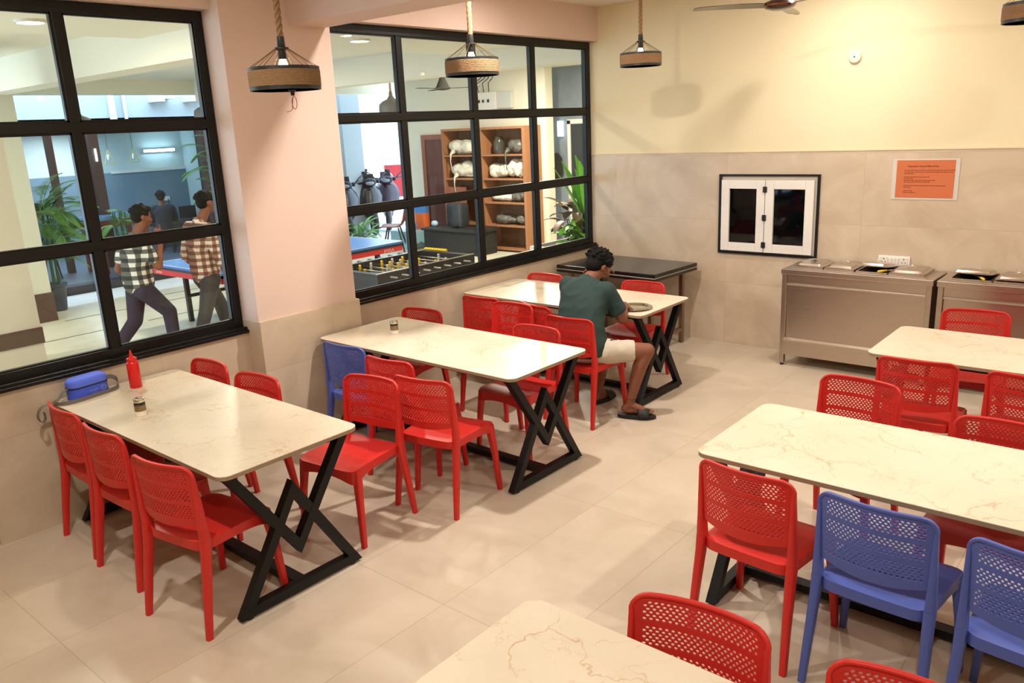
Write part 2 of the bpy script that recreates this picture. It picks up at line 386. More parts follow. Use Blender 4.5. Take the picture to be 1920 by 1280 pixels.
# back (servery) wall: hatch opening x -3.49..-2.535 z .88..1.63
hx0, hx1, hz0, hz1 = -3.485, -2.54, .885, 1.625
w = MB()
w.b2(-5.0, 3.2, YB, YB + .2, 1.82, 3.26)
struct(w.build('wall_back', YELLOW))
w = MB()
w.b2(-4.99, hx0, YB - .012, YB + .19, 0, 1.82); w.b2(hx1, 3.2, YB - .012, YB + .19, 0, 1.82)
w.b2(hx0, hx1, YB - .012, YB + .19, 0, hz0); w.b2(hx0, hx1, YB - .012, YB + .19, hz1, 1.82)
struct(w.build('wall_back_tiling', TILEY))
struct(MB().b2(-4.97, 3.2, YB - .016, YB, 1.818, 1.826).build('trim_1', mat('tile_top_line', (205, 186, 150), .6)))
# window wall, below the sills
w = MB(); w.b2(-5.12, XW, 1.2, 7.2, 0, .875); struct(w.build('wall_left', TILEX))
w = MB(); w.b2(-5.12, -5.0, -2.6, 1.2, 0, 3.26); struct(w.build('wall_left_rear', mat('rear_wall_paint', (200, 180, 140), .7)))
# wall above the windows + peach drop beam
w = MB(); w.b2(-5.12, -4.85, 1.15, 7.2, 2.935, 3.26); struct(w.build('wall_left_beam', PINK))
# pillar
struct(MB().b2(-5.12, -4.755, 2.90, 3.735, .94, 3.26).build('wall_left_pillar', PINK))
struct(MB().b2(-5.12, -4.735, 2.895, 3.755, 0, .95, bevel=.004).build('wall_left_pillar_tiling', TILEX))
# cross beam
struct(MB().b2(-4.755, 3.2, 3.40, 3.70, 2.86, 3.26).build('ceiling_beam', PINK))
struct(MB().b2(3.1, 3.2, -2.6, 7.3, 0, 3.26).build('wall_right', YELLOW))
struct(MB().b2(-5.2, 3.2, -2.6, -2.5, 0, 3.26).build('wall_front', YELLOW))

# ---- steel windows
def window(name, y0, y1, z0, z1, ys, zs):
    fr = MB(); x0, x1 = -5.01, -4.945; fw_ = .062
    fr.b2(x0, x1, y0, y1, z1 - fw_, z1, bevel=.004); fr.b2(x0, x1, y0, y1, z0, z0 + fw_, bevel=.004)
    fr.b2(x0, x1 - .0015, y0, y0 + fw_, z0 + .01, z1 - .01, bevel=.004); fr.b2(x0, x1 - .0015, y1 - fw_, y1, z0 + .01, z1 - .01, bevel=.004)
    for y in ys: fr.b2(x0 + .004, x1 - .004, y - .029, y + .029, z0 + .02, z1 - .02, bevel=.006)
    for z in zs: fr.b2(x0 + .002, x1 - .002, y0 + .02, y1 - .02, z - .029, z + .029, bevel=.006)
    root = empty(name); struct(root)
    fr.build('window_frame', BLK, root)
    # glazing beads
    Y = [y0 + fw_ / 2] + ys + [y1 - fw_ / 2]; Z = [z0 + fw_ / 2] + zs + [z1 - fw_ / 2]
    bd = MB()
    for a, b in zip(Y[:-1], Y[1:]):
        for c, d in zip(Z[:-1], Z[1:]):
            for q in ((a + .028, a + .04, c + .028, d - .028), (b - .04, b - .028, c + .028, d - .028)): bd.b2(-4.985, -4.957, *q)
            for q in ((a + .028, b - .028, c + .028, c + .04), (a + .028, b - .028, d - .04, d - .028)): bd.b2(-4.985, -4.957, *q)
            MB().b2(-4.990, -4.986, a + .02, b - .02, c + .02, d - .02).build('pane', GLASS, root)
    bd.build('glazing_bead', BLK, root)
    sl = MB(); sl.b2(-5.0, XW + .022, y0 - .01, y1 + .03 if y1 < 5 else YB - .013, .862, .882, bevel=.003); sl.b2(-4.96, XW + .004, y0, y1, .876, .9, bevel=.003)
    sl.build('window_sill', BLK, root)
    return root
window('window_1', 1.2, 2.895, .89, 2.93, [2.026], [1.575, 2.255])
window('window_2', 3.70, 7.148, .89, 2.93, [4.545, 5.40, 6.225], [1.575, 2.26])

# ---- servery hatch window in back wall
hw = struct(empty('window_3'))
f = MB()
for a in ((hx0, hx0 + .022, hz0 + .022, hz1 - .018), (hx1 - .022, hx1, hz0 + .022, hz1 - .018), (hx0, hx1, hz0, hz0 + .022), (hx0, hx1, hz1 - .018, hz1)):
    f.b2(a[0], a[1], YB - .03, YB + .05, a[2], a[3])
f.build('window_trim', BLK, hw)
f = MB()
for a in ((hx0 + .022, hx0 + .062, hz0 + .022, hz1 - .018), (hx1 - .07, hx1 - .022, hz0 + .022, hz1 - .018), (hx0 + .062, hx1 - .07, hz0 + .022, hz0 + .05), (hx0 + .062, hx1 - .07, hz1 - .06, hz1 - .018)):
    f.b2(a[0], a[1], YB - .01, YB + .06, a[2], a[3])
f.build('window_frame', mat('grey_upvc', (196, 186, 170), .45), hw)
BLKGLASS = mat('dark_glass', (4, 6, 8), .04, spec=.3)
for (a, b) in ((-3.455, -3.032), (-3.026, -2.585)):
    s_ = MB(); z0, z1 = .915, 1.572; t = .078
    for q in ((a, a + t, z0, z1), (b - t, b, z0, z1), (a + t, b - t, z0, z0 + t), (a + t, b - t, z1 - t, z1)): s_.b2(q[0], q[1], YB - .04, YB - .002, q[2], q[3], bevel=.004)
    so = s_.build('window_sash', UPVC, hw)
    MB().b2(a + t - .01, b - t + .01, YB - .02, YB - .012, z0 + t - .01, z1 - t + .01).build('pane', BLKGLASS, so)
for z in (1.49, 1.235, .985):
    h = MB(); h.b2(-3.048, -3.010, YB - .05, YB - .039, z - .026, z + .026, bevel=.003); h.cyl((-3.029, YB - .052, z - .028), (-3.029, YB - .052, z + .028), .006, n=10)
    h.build('hinge', DARK, hw)
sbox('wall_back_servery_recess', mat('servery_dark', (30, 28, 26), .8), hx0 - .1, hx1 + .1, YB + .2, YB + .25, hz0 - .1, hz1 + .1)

# ---- ceiling downlight fittings
for i, (x, y) in enumerate(DOWN):
    t = thing('downlight', 'round recessed downlight in the dining room ceiling', 'ceiling light', (x, y, 3.24), 0, 'dining room downlights')
    r = MB(); r.lathe([(.082, .02), (.1, .02), (.1, -.003), (.095, -.006), (.082, -.003)], n=32); r.build('rim', UPVC, t, smooth=30)

# ---- round white fitting on the yellow wall
t = thing('wall_hook_boss', 'small round white plastic fitting high on the yellow wall', 'wall fitting', (-2.315, YB, 2.57))
MB().lathe([(.0, .0), (.052, .0), (.05, .018), (.045, .026), (.02, .03), (0, .03)], axis='y', n=32).build('cover', mat('ivory_plastic', (232, 222, 198), .45), t, smooth=40)
MB().lathe([(.0, .028), (.006, .028), (.006, .034), (0, .034)], axis='y', n=12).build('screw', DARK, t)

# ---- wall socket
t = thing('wall_socket', 'white switched double socket plate above the steel servery counter', 'socket', (-1.893, YB - .012, .915))
WHP = mat('white_plastic', (232, 226, 218), .35)
MB().box((0, -.008, 0), (.25, .016, .082), bevel=.005).build('plate', WHP, t)
for sx in (-.078, .078):
    so = MB().box((sx, -.018, 0), (.062, .006, .062), bevel=.002).build('socket_face', mat('white_plastic_face', (220, 214, 205), .4), t)
    hb = MB()
    for dx, dz, r in ((0, .016, .005), (-.012, -.01, .004), (.012, -.01, .004)): hb.cyl((sx + dx, -.0205, dz), (sx + dx, -.0225, dz), r, n=10)
    hb.build('pin_hole', DARK, so)
for sx in (-.028, 0, .028):
    MB().box((sx, -.018, 0), (.022, .008, .05), rot=(.12, 0, 0), bevel=.002).build('rocker_switch', WHP, t)

# ---- orange notice
t = thing('notice', 'orange printed notice in a clear white-edged sleeve taped to the tiled wall', 'notice', (-1.712, YB - .013, 1.587))
MB().box((0, -.002, 0), (.495, .002, .325)).build('sleeve', mat('clear_sleeve', (206, 200, 190), .25), t)
MB().box((.0, -.004, .002), (.43, .002, .298)).build('paper', mat('orange_paper', (196, 106, 62), .6), t)
INK = mat('ink', (110, 46, 20), .8); INKD = mat('ink_dark', (60, 26, 14), .8)
text('Important: Food & Plate Policy', .0185, (-.015, -.0056, .098), (PI / 2, 0, 0), INKD, 'title_text', t)
rl = [(.072, .36, 'x'), (.058, .34, 'x'), (.044, .07, 'x'), (.018, .18, 'x'), (.005, .07, 'x'), (-.008, .22, 'x'), (-.021, .19, 'x'), (-.05, .3, 'x'), (-.063, .055, 'x'), (-.092, .055, 'x'), (-.105, .09, 'x')]
rr_ = random.Random(3); ln = None; lz = 9
for z, L, _ in rl:
    x = -.155
    if lz - z > .016:
        if ln: ln.build('paragraph', INK, t)
        ln = MB()
    lz = z
    while x < -.155 + L:
        wd = rr_.uniform(.008, .026); ln.box((x + wd / 2, -.0056, z), (wd, .0008, .0042)); x += wd + .004
ln.build('paragraph', INK, t)
# ================================================================== CHAIRS
def back_mesh():
    b = bmesh.new(); W_ = .203; z0, z1 = .537, .805; xh = .175; nc = 19; cw = 2 * xh / nc; hw_ = cw / 2; rh = .0105
    r = .05
    def wm(z):
        if z > z1 - r: return W_ - r + math.sqrt(max(0, r * r - (z - (z1 - r)) ** 2)) - .0
        return W_
    def f(x, z):
        u = x / W_; zz = z
        if z < z0 + .03: zz = z - .026 * (1 - u * u) * (1 - (z - z0) / .03)
        x2 = x * wm(min(z, z1)) / W_ if z > z1 - r else x
        u2 = x2 / W_; y = -.176 - (zz - .49) * .05 - .04 * (1 - u2 * u2)
        top = zz - (.006 * u2 * u2 if z > z1 - .01 else 0)
        return Vector((x2, y, top))
    cache = {}
    def V(x, z):
        k = (round(x * 1e5), round(z * 1e5))
        if k not in cache: cache[k] = b.verts.new(f(x, z))
        return cache[k]
    xs_h = [-xh + i * hw_ for i in range(2 * nc + 1)]
    mx = [-W_, -.194, -.185]; xs = mx + xs_h + [-v for v in reversed(mx)]
    def F(*v):
        try: b.faces.new(v)
        except ValueError: pass
    def solid(za, zb, cols=None):
        for i in range(len(xs) - 1): F(V(xs[i], za), V(xs[i + 1], za), V(xs[i + 1], zb), V(xs[i], zb))
    def side(za, zb):   # margins beside the holes
        zm = (za + zb) / 2
        for L in (xs[:4], [-v for v in reversed(xs[:4])]):
            for i in range(len(L) - 1):
                last = abs(abs(L[i + 1]) - xh) < 1e-6; first = abs(abs(L[i]) - xh) < 1e-6
                if last: F(V(L[i], za), V(L[i + 1], za), V(L[i + 1], zm), V(L[i + 1], zb), V(L[i], zb))
                elif first: F(V(L[i], za), V(L[i + 1], za), V(L[i + 1], zb), V(L[i], zb), V(L[i], zm))
                else: F(V(L[i], za), V(L[i + 1], za), V(L[i + 1], zb), V(L[i], zb))
    def cell(cx, za, zb, k):
        zc = (za + zb) / 2
        bd = [(cx - hw_, za), (cx, za), (cx + hw_, za), (cx + hw_, zc), (cx + hw_, zb), (cx, zb), (cx - hw_, zb), (cx - hw_, zc)]
        hr, hz = hw_ * .62, rh * .42
        ho = [(cx + hr * math.cos(math.radians(a)), zc + hz * math.sin(math.radians(a))) for a in (225, 270, 315, 0, 45, 90, 135, 180)]
        B = [V(*p) for p in bd]; Hh = [b.verts.new(f(*p)) for p in ho]
        for i in range(8): F(B[i], B[(i + 1) % 8], Hh[(i + 1) % 8], Hh[i])
    def row(za, zb, odd, k):
        side(za, zb); zc = (za + zb) / 2
        if not odd:
            for i in range(nc): cell(-xh + cw * (i + .5), za, zb, k)
        else:
            for i in range(nc - 1): cell(-xh + cw * (i + 1), za, zb, k)
            for sx in (-1, 1):
                a, c = sx * xh, sx * (xh - hw_)
                F(V(a, za), V(c, za), V(c, zc), V(c, zb), V(a, zb), V(a, zc))
    z = z0
    for dz in (.012, .012): solid(z, z + dz); z += dz
    k = 0
    for band in range(3):
        for i in range(6): row(z, z + rh, i % 2, k); z += rh; k += 1
        if band < 2:
            solid(z, z + .009); z += .009; solid(z, z + .009); z += .009
    rest = z1 - z; st = 6
    for i in range(st):
        solid(z, z + rest / st); z += rest / st
    bmesh.ops.remove_doubles(b, verts=b.verts, dist=1e-6)
    return b, f, W_, z1
def make_chair(m, label):
    root = thing('dining_chair', label, 'chair')
    b, f, W_, z1 = back_mesh()
    mb = MB(); mb.b.free(); mb.b = b
    o = mb.build('backrest', m, root, smooth=50)
    sd = o.modifiers.new('t', 'SOLIDIFY'); sd.thickness = .0055; sd.offset = 0; apply_mods(o); o.data.polygons.foreach_set('use_smooth', [True] * len(o.data.polygons)); o.data.set_sharp_from_angle(angle=math.radians(40))
    # back frame : U sweep
    pts = []; rr = []
    def fy(z, x): return -.176 - (z - .49) * .05 - .04 * (1 - (x / W_) ** 2)
    for z, a, c in ((.445, .0182, .0245), (.50, .016, .023), (.56, .0135, .020), (.63, .0115, .017), (.7, .009, .014), (.75, .0078, .011)):
        pts.append((-W_ * .985, fy(max(z, .45), W_), z)); rr.append((c, a))
    for a_ in range(10, 91, 16):
        a = math.radians(a_); x = -(W_ - .05) - .05 * math.cos(a); z = z1 - .05 + .05 * math.sin(a); pts.append((x, fy(z, x), z)); rr.append((.008, .0065))
    for x in (-.12, -.08, -.04, 0): pts.append((x, fy(z1, x), z1 + .001)); rr.append((.008, .0065))
    full = pts + [(-p[0], p[1], p[2]) for p in reversed(pts[:-1])]; rf = rr + list(reversed(rr[:-1]))
    MB().tube(full, rf, flat='sq', upv=(0, 1, 0)).build('back_frame', m, root, smooth=50)
    # seat
    g = bmesh.new(); n = 16; vs = []
    def sh(u, v):
        hwid = .192 + (.214 - .192) * (v * .5 + .5); y = .0125 + v * .205; x = u * hwid
        r = .05; cxx, cyy = hwid - r, .205 - r; ax, ay = abs(x), abs(v * .205)
        if ax > cxx and ay > cyy:
            dx, dy = (ax - cxx) / r, (ay - cyy) / r; mxx = max(dx, dy); L = math.hypot(dx, dy)
            if L > 0: dx, dy = dx / L * mxx, dy / L * mxx
            x = math.copysign(cxx + dx * r, x); y = .0125 + math.copysign(cyy + dy * r, v)
        e = max(abs(u), abs(v)); dish = -.011 * (1 - u * u) * (1 - v * v * .6); lip = -.006 * max(0, (e - .85) / .15) ** 2
        front = -.012 * max(0, v - .5) ** 2 * 4
        return x, y, .452 + dish + lip + front
    for j in range(n + 1): vs.append([g.verts.new(sh(-1 + 2 * i / n, -1 + 2 * j / n)) for i in range(n + 1)])
    for j in range(n):
        for i in range(n): g.faces.new((vs[j][i], vs[j][i + 1], vs[j + 1][i + 1], vs[j + 1][i]))
    loop = vs[0][:-1] + [vs[j][n] for j in range(n)] + list(reversed(vs[n]))[:-1] + [vs[n - j][0] for j in range(n)]
    prev = loop
    for st in range(1, 4):
        nw = []
        for v in loop:
            u_, w_ = v.co.x / .21, (v.co.y - .0125) / .205
            cn = (abs(u_) * max(0, w_)) ** 2.2; dep = .044 + .042 * min(1, cn)
            nw.append(g.verts.new((v.co.x * 1.004, v.co.y, v.co.z - dep * st / 3)))
        for i in range(len(loop)): g.faces.new((prev[i], nw[i], nw[(i + 1) % len(loop)], prev[(i + 1) % len(loop)]))
        prev = nw
    mb = MB(); mb.b.free(); mb.b = g
    o = mb.build('seat', m, root, smooth=45)
    sd = o.modifiers.new('t', 'SOLIDIFY'); sd.thickness = .007; sd.offset = -1; apply_mods(o); o.data.polygons.foreach_set('use_smooth', [True] * len(o.data.polygons)); o.data.set_sharp_from_angle(angle=math.radians(45))
    for sx in (-1, 1):
        MB().tube([(sx * .228, .208, 0), (sx * .213, .193, .24), (sx * .195, .176, .425)], [(.0145, .0135), (.018, .017), (.023, .022)], flat='sq', upv=(0, 1, 0)).build('leg', m, root, smooth=50)
    for sx in (-1, 1):
        MB().tube([(sx * .213, -.24, 0), (sx * .206, -.212, .2), (sx * .2, -.183, .38), (sx * .2, -.176, .45)], [(.0145, .0135), (.018, .016), (.023, .018), (.0245, .0182)], flat='sq', upv=(0, 1, 0)).build('leg', m, root, smooth=50)
    return root
red0 = make_chair(RED, 'x'); blue0 = make_chair(BLUE, 'x')
used = {'r': False, 'b': False}
def chair(kind, x, y, deg, label, group):
    src = red0 if kind == 'r' else blue0; rz = math.radians(deg)
    if not used[kind]:
        used[kind] = True; src.location = (x, y, 0); src.rotation_euler = (0, 0, rz); src['label'] = label; src['group'] = group; return src
    return dup(src, (x, y, 0), rz, label, group)
G = 'perforated plastic dining chairs round the canteen tables'
chair('r', -4.50, 1.71, -1.7, 'red plastic chair under the blue lunch bag strap, in the corner of the ketchup table', G)
chair('r', -3.99, 1.686, 1.6, 'red plastic chair in the middle of the row of three before the ketchup table', G)
chair('r', -3.366, 1.654, 9.6, 'red plastic chair at the aisle end of the row of three before the ketchup table', G)
chair('r', -4.61, 2.235, 181.2, 'red plastic chair showing only its top behind the ketchup table, closest to the window', G)
chair('r', -4.06, 2.23, 184.3, 'red plastic chair tucked behind the ketchup table in front of the pink pillar base', G)
chair('r', -3.435, 2.572, 187.6, 'red plastic chair angled out between the ketchup and pillar tables, seat facing the camera', G)
chair('b', -4.22, 3.36, 2, 'blue plastic chair pushed under the pillar table beside the pillar', G)
chair('r', -3.695, 3.29, 3, 'red plastic chair between the blue chair and the aisle chair at the pillar table', G)
chair('r', -3.245, 3.12, 9.2, 'red plastic chair pulled out at the aisle end of the pillar table, seen from behind', G)
chair('r', -4.49, 3.97, 184, 'red plastic chair tucked behind the pillar table just below the foosball window', G)
chair('r', -4.0, 4.47, 180.8, 'red plastic chair behind the pillar table, standing back from it near the next table', G)
chair('r', -3.373, 3.977, 180.1, 'red plastic chair tucked behind the pillar table at its aisle end', G)
chair('r', -4.417, 4.944, 0.5, 'red plastic chair at the near side of the seated man\'s table, nearest the window', G)
chair('r', -3.80, 4.93, -14, 'red plastic chair turned askew to the left of the seated man', G)
chair('r', -3.36, 4.72, 1.5, 'red plastic chair the man in the green shirt sits on', G)
chair('r', -4.55, 5.60, 181, 'red plastic chair behind the seated man\'s table, near the black side table', G)
chair('r', -3.55, 5.69, 183.2, 'red plastic chair across the table from the seated man, right of his plate', G)
chair('r', -1.208, 2.978, -4.4, 'red plastic chair at the left end of the big right-hand table, near side', G)
chair('b', -0.718, 2.961, -3.0, 'blue plastic chair beside the red one at the near side of the big right-hand table', G)
chair('b', -0.21, 2.9, -4, 'blue plastic chair cut by the right picture edge before the big right-hand table', G)
chair('r', -1.224, 3.93, 175.5, 'red plastic chair at the left end of the big right-hand table, far side', G)
chair('r', -.515, 3.65, 178, 'red plastic chair low behind the big right-hand table at the right picture edge', G)
chair('r', -1.083, 4.851, 3, 'red plastic chair before the servery table, left one of the near pair', G)
chair('r', -0.53, 4.84, 1, 'red plastic chair before the servery table, cut by the right picture edge', G)
chair('r', -1.03, 5.82, 186.2, 'red plastic chair behind the servery table, its back to the steel counter', G)
chair('r', -0.904, 1.625, 186.7, 'red plastic chair at the foreground table, its perforated back large at the bottom', G)
chair('r', -.355, 1.65, 182, 'red plastic chair of which just the top rim shows at the bottom right', G)

# ================================================================== TABLES
def make_table(label):
    root = thing('dining_table', label, 'table', group='marble-topped dining tables')
    L, D, H_ = 1.83, .762, .75
    def slab(w, d, z0, z1):
        mb = MB(); mb.prism(rrect(w, d, .055), z0, z1); return mb
    t = slab(L, D, H_ - .02, H_ - .0025).build('tabletop_core', EDGE, root)
    slab(L, D, H_ - .0025, H_).build('tabletop', MARBLE, root)
    s = .045
    for sx in (-1, 1):
        x = sx * (L / 2 - .075)
        mb = MB(); q = s / 2; zt = H_ - .02 - .025; U = (1, 0, 0)
        fr = []
        mb.bar((x, -.345, H_ - .02 - .0125), (x, .345, H_ - .02 - .0125), s, .025)
        def vee(w0, za, zb, q):   # V outline, arms of constant width, mitred apex (za = open end, zb = apex)
            sg = 1 if za > zb else -1; dz = abs(za - zb); ln_ = math.hypot(w0, dz); hw2 = s * ln_ / dz; vz = s * ln_ / w0
            out = [(-w0, za), (-w0 + hw2, za), (0, zb + sg * vz), (w0 - hw2, za), (w0, za), (0, zb)]
            mb.prism(out, x - q, x + q, plane='yz')
        vee(.345, zt + .012, .205, q + .0012); vee(.352, .014, .585, q)
        mb.prism([(-.352, .014), (.352, .014), (.325, .059), (-.325, .059)], x - q - .0005, x + q + .0005, plane='yz')
        e = mb.build('leg_frame', BLACKM, root)
        for sy in (-1, 1): MB().cyl((x, sy * .30, 0), (x, sy * .30, .016), .019, n=16).build('foot', DARK, e)
    mb = MB(); mb.b2(-L / 2 + .06, L / 2 - .06, -.03, .03, .018, .055); mb.build('floor_bar', BLACKM, root)
    mb = MB(); mb.b2(-L / 2 + .06, L / 2 - .06, -.33, -.30, H_ - .045, H_ - .02); mb.b2(-L / 2 + .06, L / 2 - .06, .30, .33, H_ - .045, H_ - .02); mb.build('apron_rail', BLACKM, root)
    return root
tb0 = make_table('marble-topped table at the window wall carrying the red ketchup bottle and blue bag')
TB = [((-3.955, 1.955), 0, None), ((-3.78, 3.69), -.3, 'marble-topped table standing against the pink pillar, one salt shaker on it'),
      ((-3.955, 5.375), 0, 'marble-topped table the man in the green shirt eats at'),
      ((-.62, 3.335), .2, 'big marble-topped table in the right foreground with the two blue chairs'),
      ((-.49, 5.235), 0, 'marble-topped table standing in front of the steel servery counters'),
      ((-.495, 1.292), 0, 'marble-topped table corner in the bottom foreground, closest to the camera')]
for i, ((x, y), dg, lb) in enumerate(TB):
    if i == 0: tb0.location = (x, y, 0)
    else: dup(tb0, (x, y, 0), math.radians(dg), lb)

# ---- black granite side table under the window corner
t = thing('side_table', 'black stone-topped side table with a white edge line in the far corner', 'table', (-4.24, 6.68, 0), math.radians(-3))
GRAN = mat('black_granite', (20, 19, 19), .16, noise_amt=.3, nscale=80)
mb = MB(); mb.box((0, 0, .775), (1.16, .74, .035), bevel=.006); tt = mb.build('tabletop', GRAN, t)
mb = MB(); mb.box((0, 0, .752), (1.148, .728, .008)); mb.build('edge_line', mat('white_edge_line', (190, 178, 160), .4), tt)
MB().box((0, 0, .735), (1.16, .74, .026), bevel=.004).build('tabletop_underside', GRAN, t)
SFR = brushed_mat('brown_reflecting_steel', (150, 132, 116), .3, axis=2)
for sx in (-1, 1):
    for sy in (-1, 1): MB().b2(sx * .47 - .02, sx * .47 + .02, sy * .27 - .02, sy * .27 + .02, 0, .722).build('leg', SFR, t)
    MB().b2(sx * .47 - .018, sx * .47 + .018, -.27, .27, .12, .155).build('rail', SFR, t)

# ---- stainless servery counters
def servery(x0, x1, label, lids):
    yf, yb = 6.69, 7.12; zt = .86
    root = thing('servery_counter', label, 'counter', ((x0 + x1) / 2, (yf + yb) / 2, 0), 0, 'stainless steel bain-marie counters')
    cx, cy = (x0 + x1) / 2, (yf + yb) / 2; a, b = x0 - cx, x1 - cx; c, d = yf - cy, yb - cy
    mb = MB(); mb.b2(a, b, c, d, zt - .045, zt, bevel=.004); mb.build('worktop', STEEL, root)
    mb = MB(); mb.b2(a + .05, b - .05, c + .035, d - .02, .24, zt - .045); mb.build('body_panel', STEEL, root)
    mb = MB(); mb.box((0, c + .024, .735), (b - a - .1, .03, .016), rot=(.6, 0, 0)); mb.b2(a + .05, b - .05, c + .02, c + .03, .742, zt - .045); mb.build('upper_panel', STEEL, root)
    mb = MB(); mb.b2(a + .04, b - .04, c + .012, d - .02, .1, .235); mb.box((0, c + .02, .24), (b - a - .08, .03, .014), rot=(.5, 0, 0)); mb.build('bottom_shelf', STEEL, root)
    for sx in (a + .028, b - .028):
        for sy in (c + .03, d - .03):
            lg = MB().b2(sx - .02, sx + .02, sy - .02, sy + .02, .02, zt - .045, bevel=.003).build('leg', STEELV, root)
            MB().cyl((sx, sy, 0), (sx, sy, .024), .016, n=14).build('foot', DARK, lg)
    # raised bain-marie rim and wells
    mb = MB(); mb.b2(a + .06, b - .07, c + .05, d - .02, zt, zt + .006); mb.build('well_rim', STEEL, root)
    for (px0, px1, tilt, hd) in lids:
        px0 -= cx; px1 -= cx; w = px1 - px0; yy0, yy1 = c + .07, d - .03; dl = yy1 - yy0
        mb = MB(); mb.b2(px0, px1, yy0, yy1, zt + .006, zt + .012)
        pn = thing('food_pan', hd[0], 'food pan', (cx + (px0 + px1) / 2, cy + (yy0 + yy1) / 2, zt + .007), 0, 'covered steel food pans in the servery')
        w2, d2 = w / 2 - .004, dl / 2
        mb = MB()
        mb.b2(-w2, w2, -d2, -d2 + .014, 0, .011); mb.b2(-w2, w2, d2 - .014, d2, 0, .011); mb.b2(-w2, -w2 + .012, -d2 + .014, d2 - .014, 0, .011); mb.b2(w2 - .012, w2, -d2 + .014, d2 - .014, 0, .011)
        mb.build('pan_rim', STEEL, pn)
        MB().b2(-w2 + .012, w2 - .012, -d2 + .014, d2 - .014, .0, .003).build('pan_inside', mat('pan_dark', (28, 24, 20), .4), pn)
        lid = MB(); R3 = Euler((tilt, 0, 0)).to_matrix(); piv = Vector((0, d2, .012))
        def T(p): return R3 @ (Vector(p) - piv) + piv
        zz = [(w2, d2, .012), (w2, d2, .017), (w2 - .02, d2 - .02, .021), (w2 - .03, d2 - .03, .036), (w2 - .04, d2 - .04, .038)]
        rg = []
        for hw2, hd2, z in zz: rg.append([T((x, y, z)) for x, y in rrect(hw2 * 2, hd2 * 2, .018, 3)])
        lid.rings(rg); lo = lid.build('lid', STEEL, pn, smooth=35)
        hh = MB(); pts = [T((-.035, 0, .037)), T((-.03, 0, .052)), T((0, 0, .057)), T((.03, 0, .052)), T((.035, 0, .037))]; hh.tube(pts, .0045, n=8); hh.build('handle', CHROME, lo, smooth=True)
    return root
Lp = 'covered steel food pan '
servery(-2.676, -1.477, 'stainless steel servery counter with four covered pans, left of the pair', [
    (-2.60, -2.345, 0, (Lp + 'at the left end of the left servery counter',)), (-2.34, -2.09, 0, (Lp + 'second from the left on the left servery counter, lid slightly ajar',)),
    (-2.085, -1.835, -.13, (Lp + 'with a propped lid and yellow spoon on the left servery counter',)), (-1.83, -1.56, 0, (Lp + 'at the right end of the left servery counter',))])
servery(-1.455, -.256, 'stainless steel servery counter at the right edge, behind a red chair', [
    (-1.39, -1.10, -.12, (Lp + 'with a propped lid and yellow spoon on the right servery counter',)), (-1.09, -.80, -.03, (Lp + 'next to the propped one on the right servery counter',)), (-.79, -.5, 0, (Lp + 'out of view to the right on the right servery counter',))])
YEL = mat('yellow_plastic', (236, 196, 30), .4)
for x, y, lb, rz in ((-1.87, 6.76, 'yellow spoon handle sticking out of the propped pan on the left counter', -.5), (-1.17, 6.76, 'yellow spoon handle sticking out of the propped pan on the right counter', .5)):
    t = thing('serving_spoon', lb, 'spoon', (x, y, .882), rz, 'yellow-handled serving spoons')
    MB().cap((0, -.045, .012), .009, (0, .035, .012), .008, 10).build('handle', YEL, t, smooth=True)
    MB().cyl((0, .035, .012), (0, .16, .006), .0035, n=8).build('shaft', CHROME, t, smooth=True)

# ================================================================== THINGS ON THE TABLES
t = thing('ketchup_bottle', 'red plastic squeeze ketchup bottle on the table by the window', 'bottle', (-4.70, 2.0, .75))
KR = mat('ketchup_red_plastic', (214, 24, 18), .3, spec=.5)
MB().lathe([(0, 0), (.031, 0), (.034, .005), (.034, .148), (.031, .158), (.024, .163), (0, .163)], n=32).build('body', KR, t, smooth=40)
MB().lathe([(.026, .161), (.0285, .164), (.0285, .18), (.024, .184), (.011, .189), (.009, .2), (.0035, .228), (0, .229)], n=24).build('nozzle_cap', KR, t, smooth=40)
def shaker(x, y, label):
    t = thing('salt_shaker', label, 'shaker', (x, y, .75), 0, 'glass salt shakers with steel lids')
    MB().lathe([(0, 0), (.026, 0), (.0285, .004), (.0285, .064), (.025, .07), (0, .07)], n=32).build('glass_jar', mat('shaker_glass', (200, 196, 186), .08, trans=.6), t, smooth=40)
    MB().lathe([(0, .001), (.0288, .001), (.0290, .028), (0, .028)], n=32).build('salt', mat('salt', (236, 230, 216), .8), t, smooth=40)
    MB().lathe([(.0291, .028), (.0293, .028), (.0293, .06), (.0291, .06)], n=32).build('steel_band', mat('ribbed_steel_band', (150, 128, 104), .35, metal=.9), t, smooth=40)
    MB().lathe([(.0265, .06), (.0285, .06), (.0285, .076), (.0265, .076)], n=32).build('collar', DARK, t, smooth=40)
    MB().lathe([(0, .075), (.0275, .075), (.0285, .079), (.0285, .09), (.026, .095), (.015, .0985), (0, .099)], n=32).build('lid', CHROME, t, smooth=30)
shaker(-4.17, 1.775, 'salt shaker with chrome lid on the ketchup table')
shaker(-4.297, 3.693, 'salt shaker with chrome lid on the pillar table')
# steel plate
t = thing('steel_plate', 'round stainless steel plate of food in front of the seated man', 'plate', (-3.225, 5.20, .75))
MB().lathe([(0, .002), (.105, .002), (.12, .012), (.138, .016), (.14, .013), (.122, .006), (.108, .0), (0, 0)], n=48).build('dish', CHROME, t, smooth=50)
fd = MB(); rf_ = random.Random(4)
for k in range(16):
    a = rf_.uniform(0, 2 * PI); r = rf_.uniform(0, .03); fd.sph((-.075 + r * math.cos(a), -.055 + r * math.sin(a), .006 + rf_.uniform(0, .007)), rf_.uniform(.006, .011), 8)
fo = fd.build('curry_food', mat('orange_curry', (206, 118, 44), .4, noise_amt=.3, nscale=60), t, smooth=True); fo['kind'] = 'stuff'
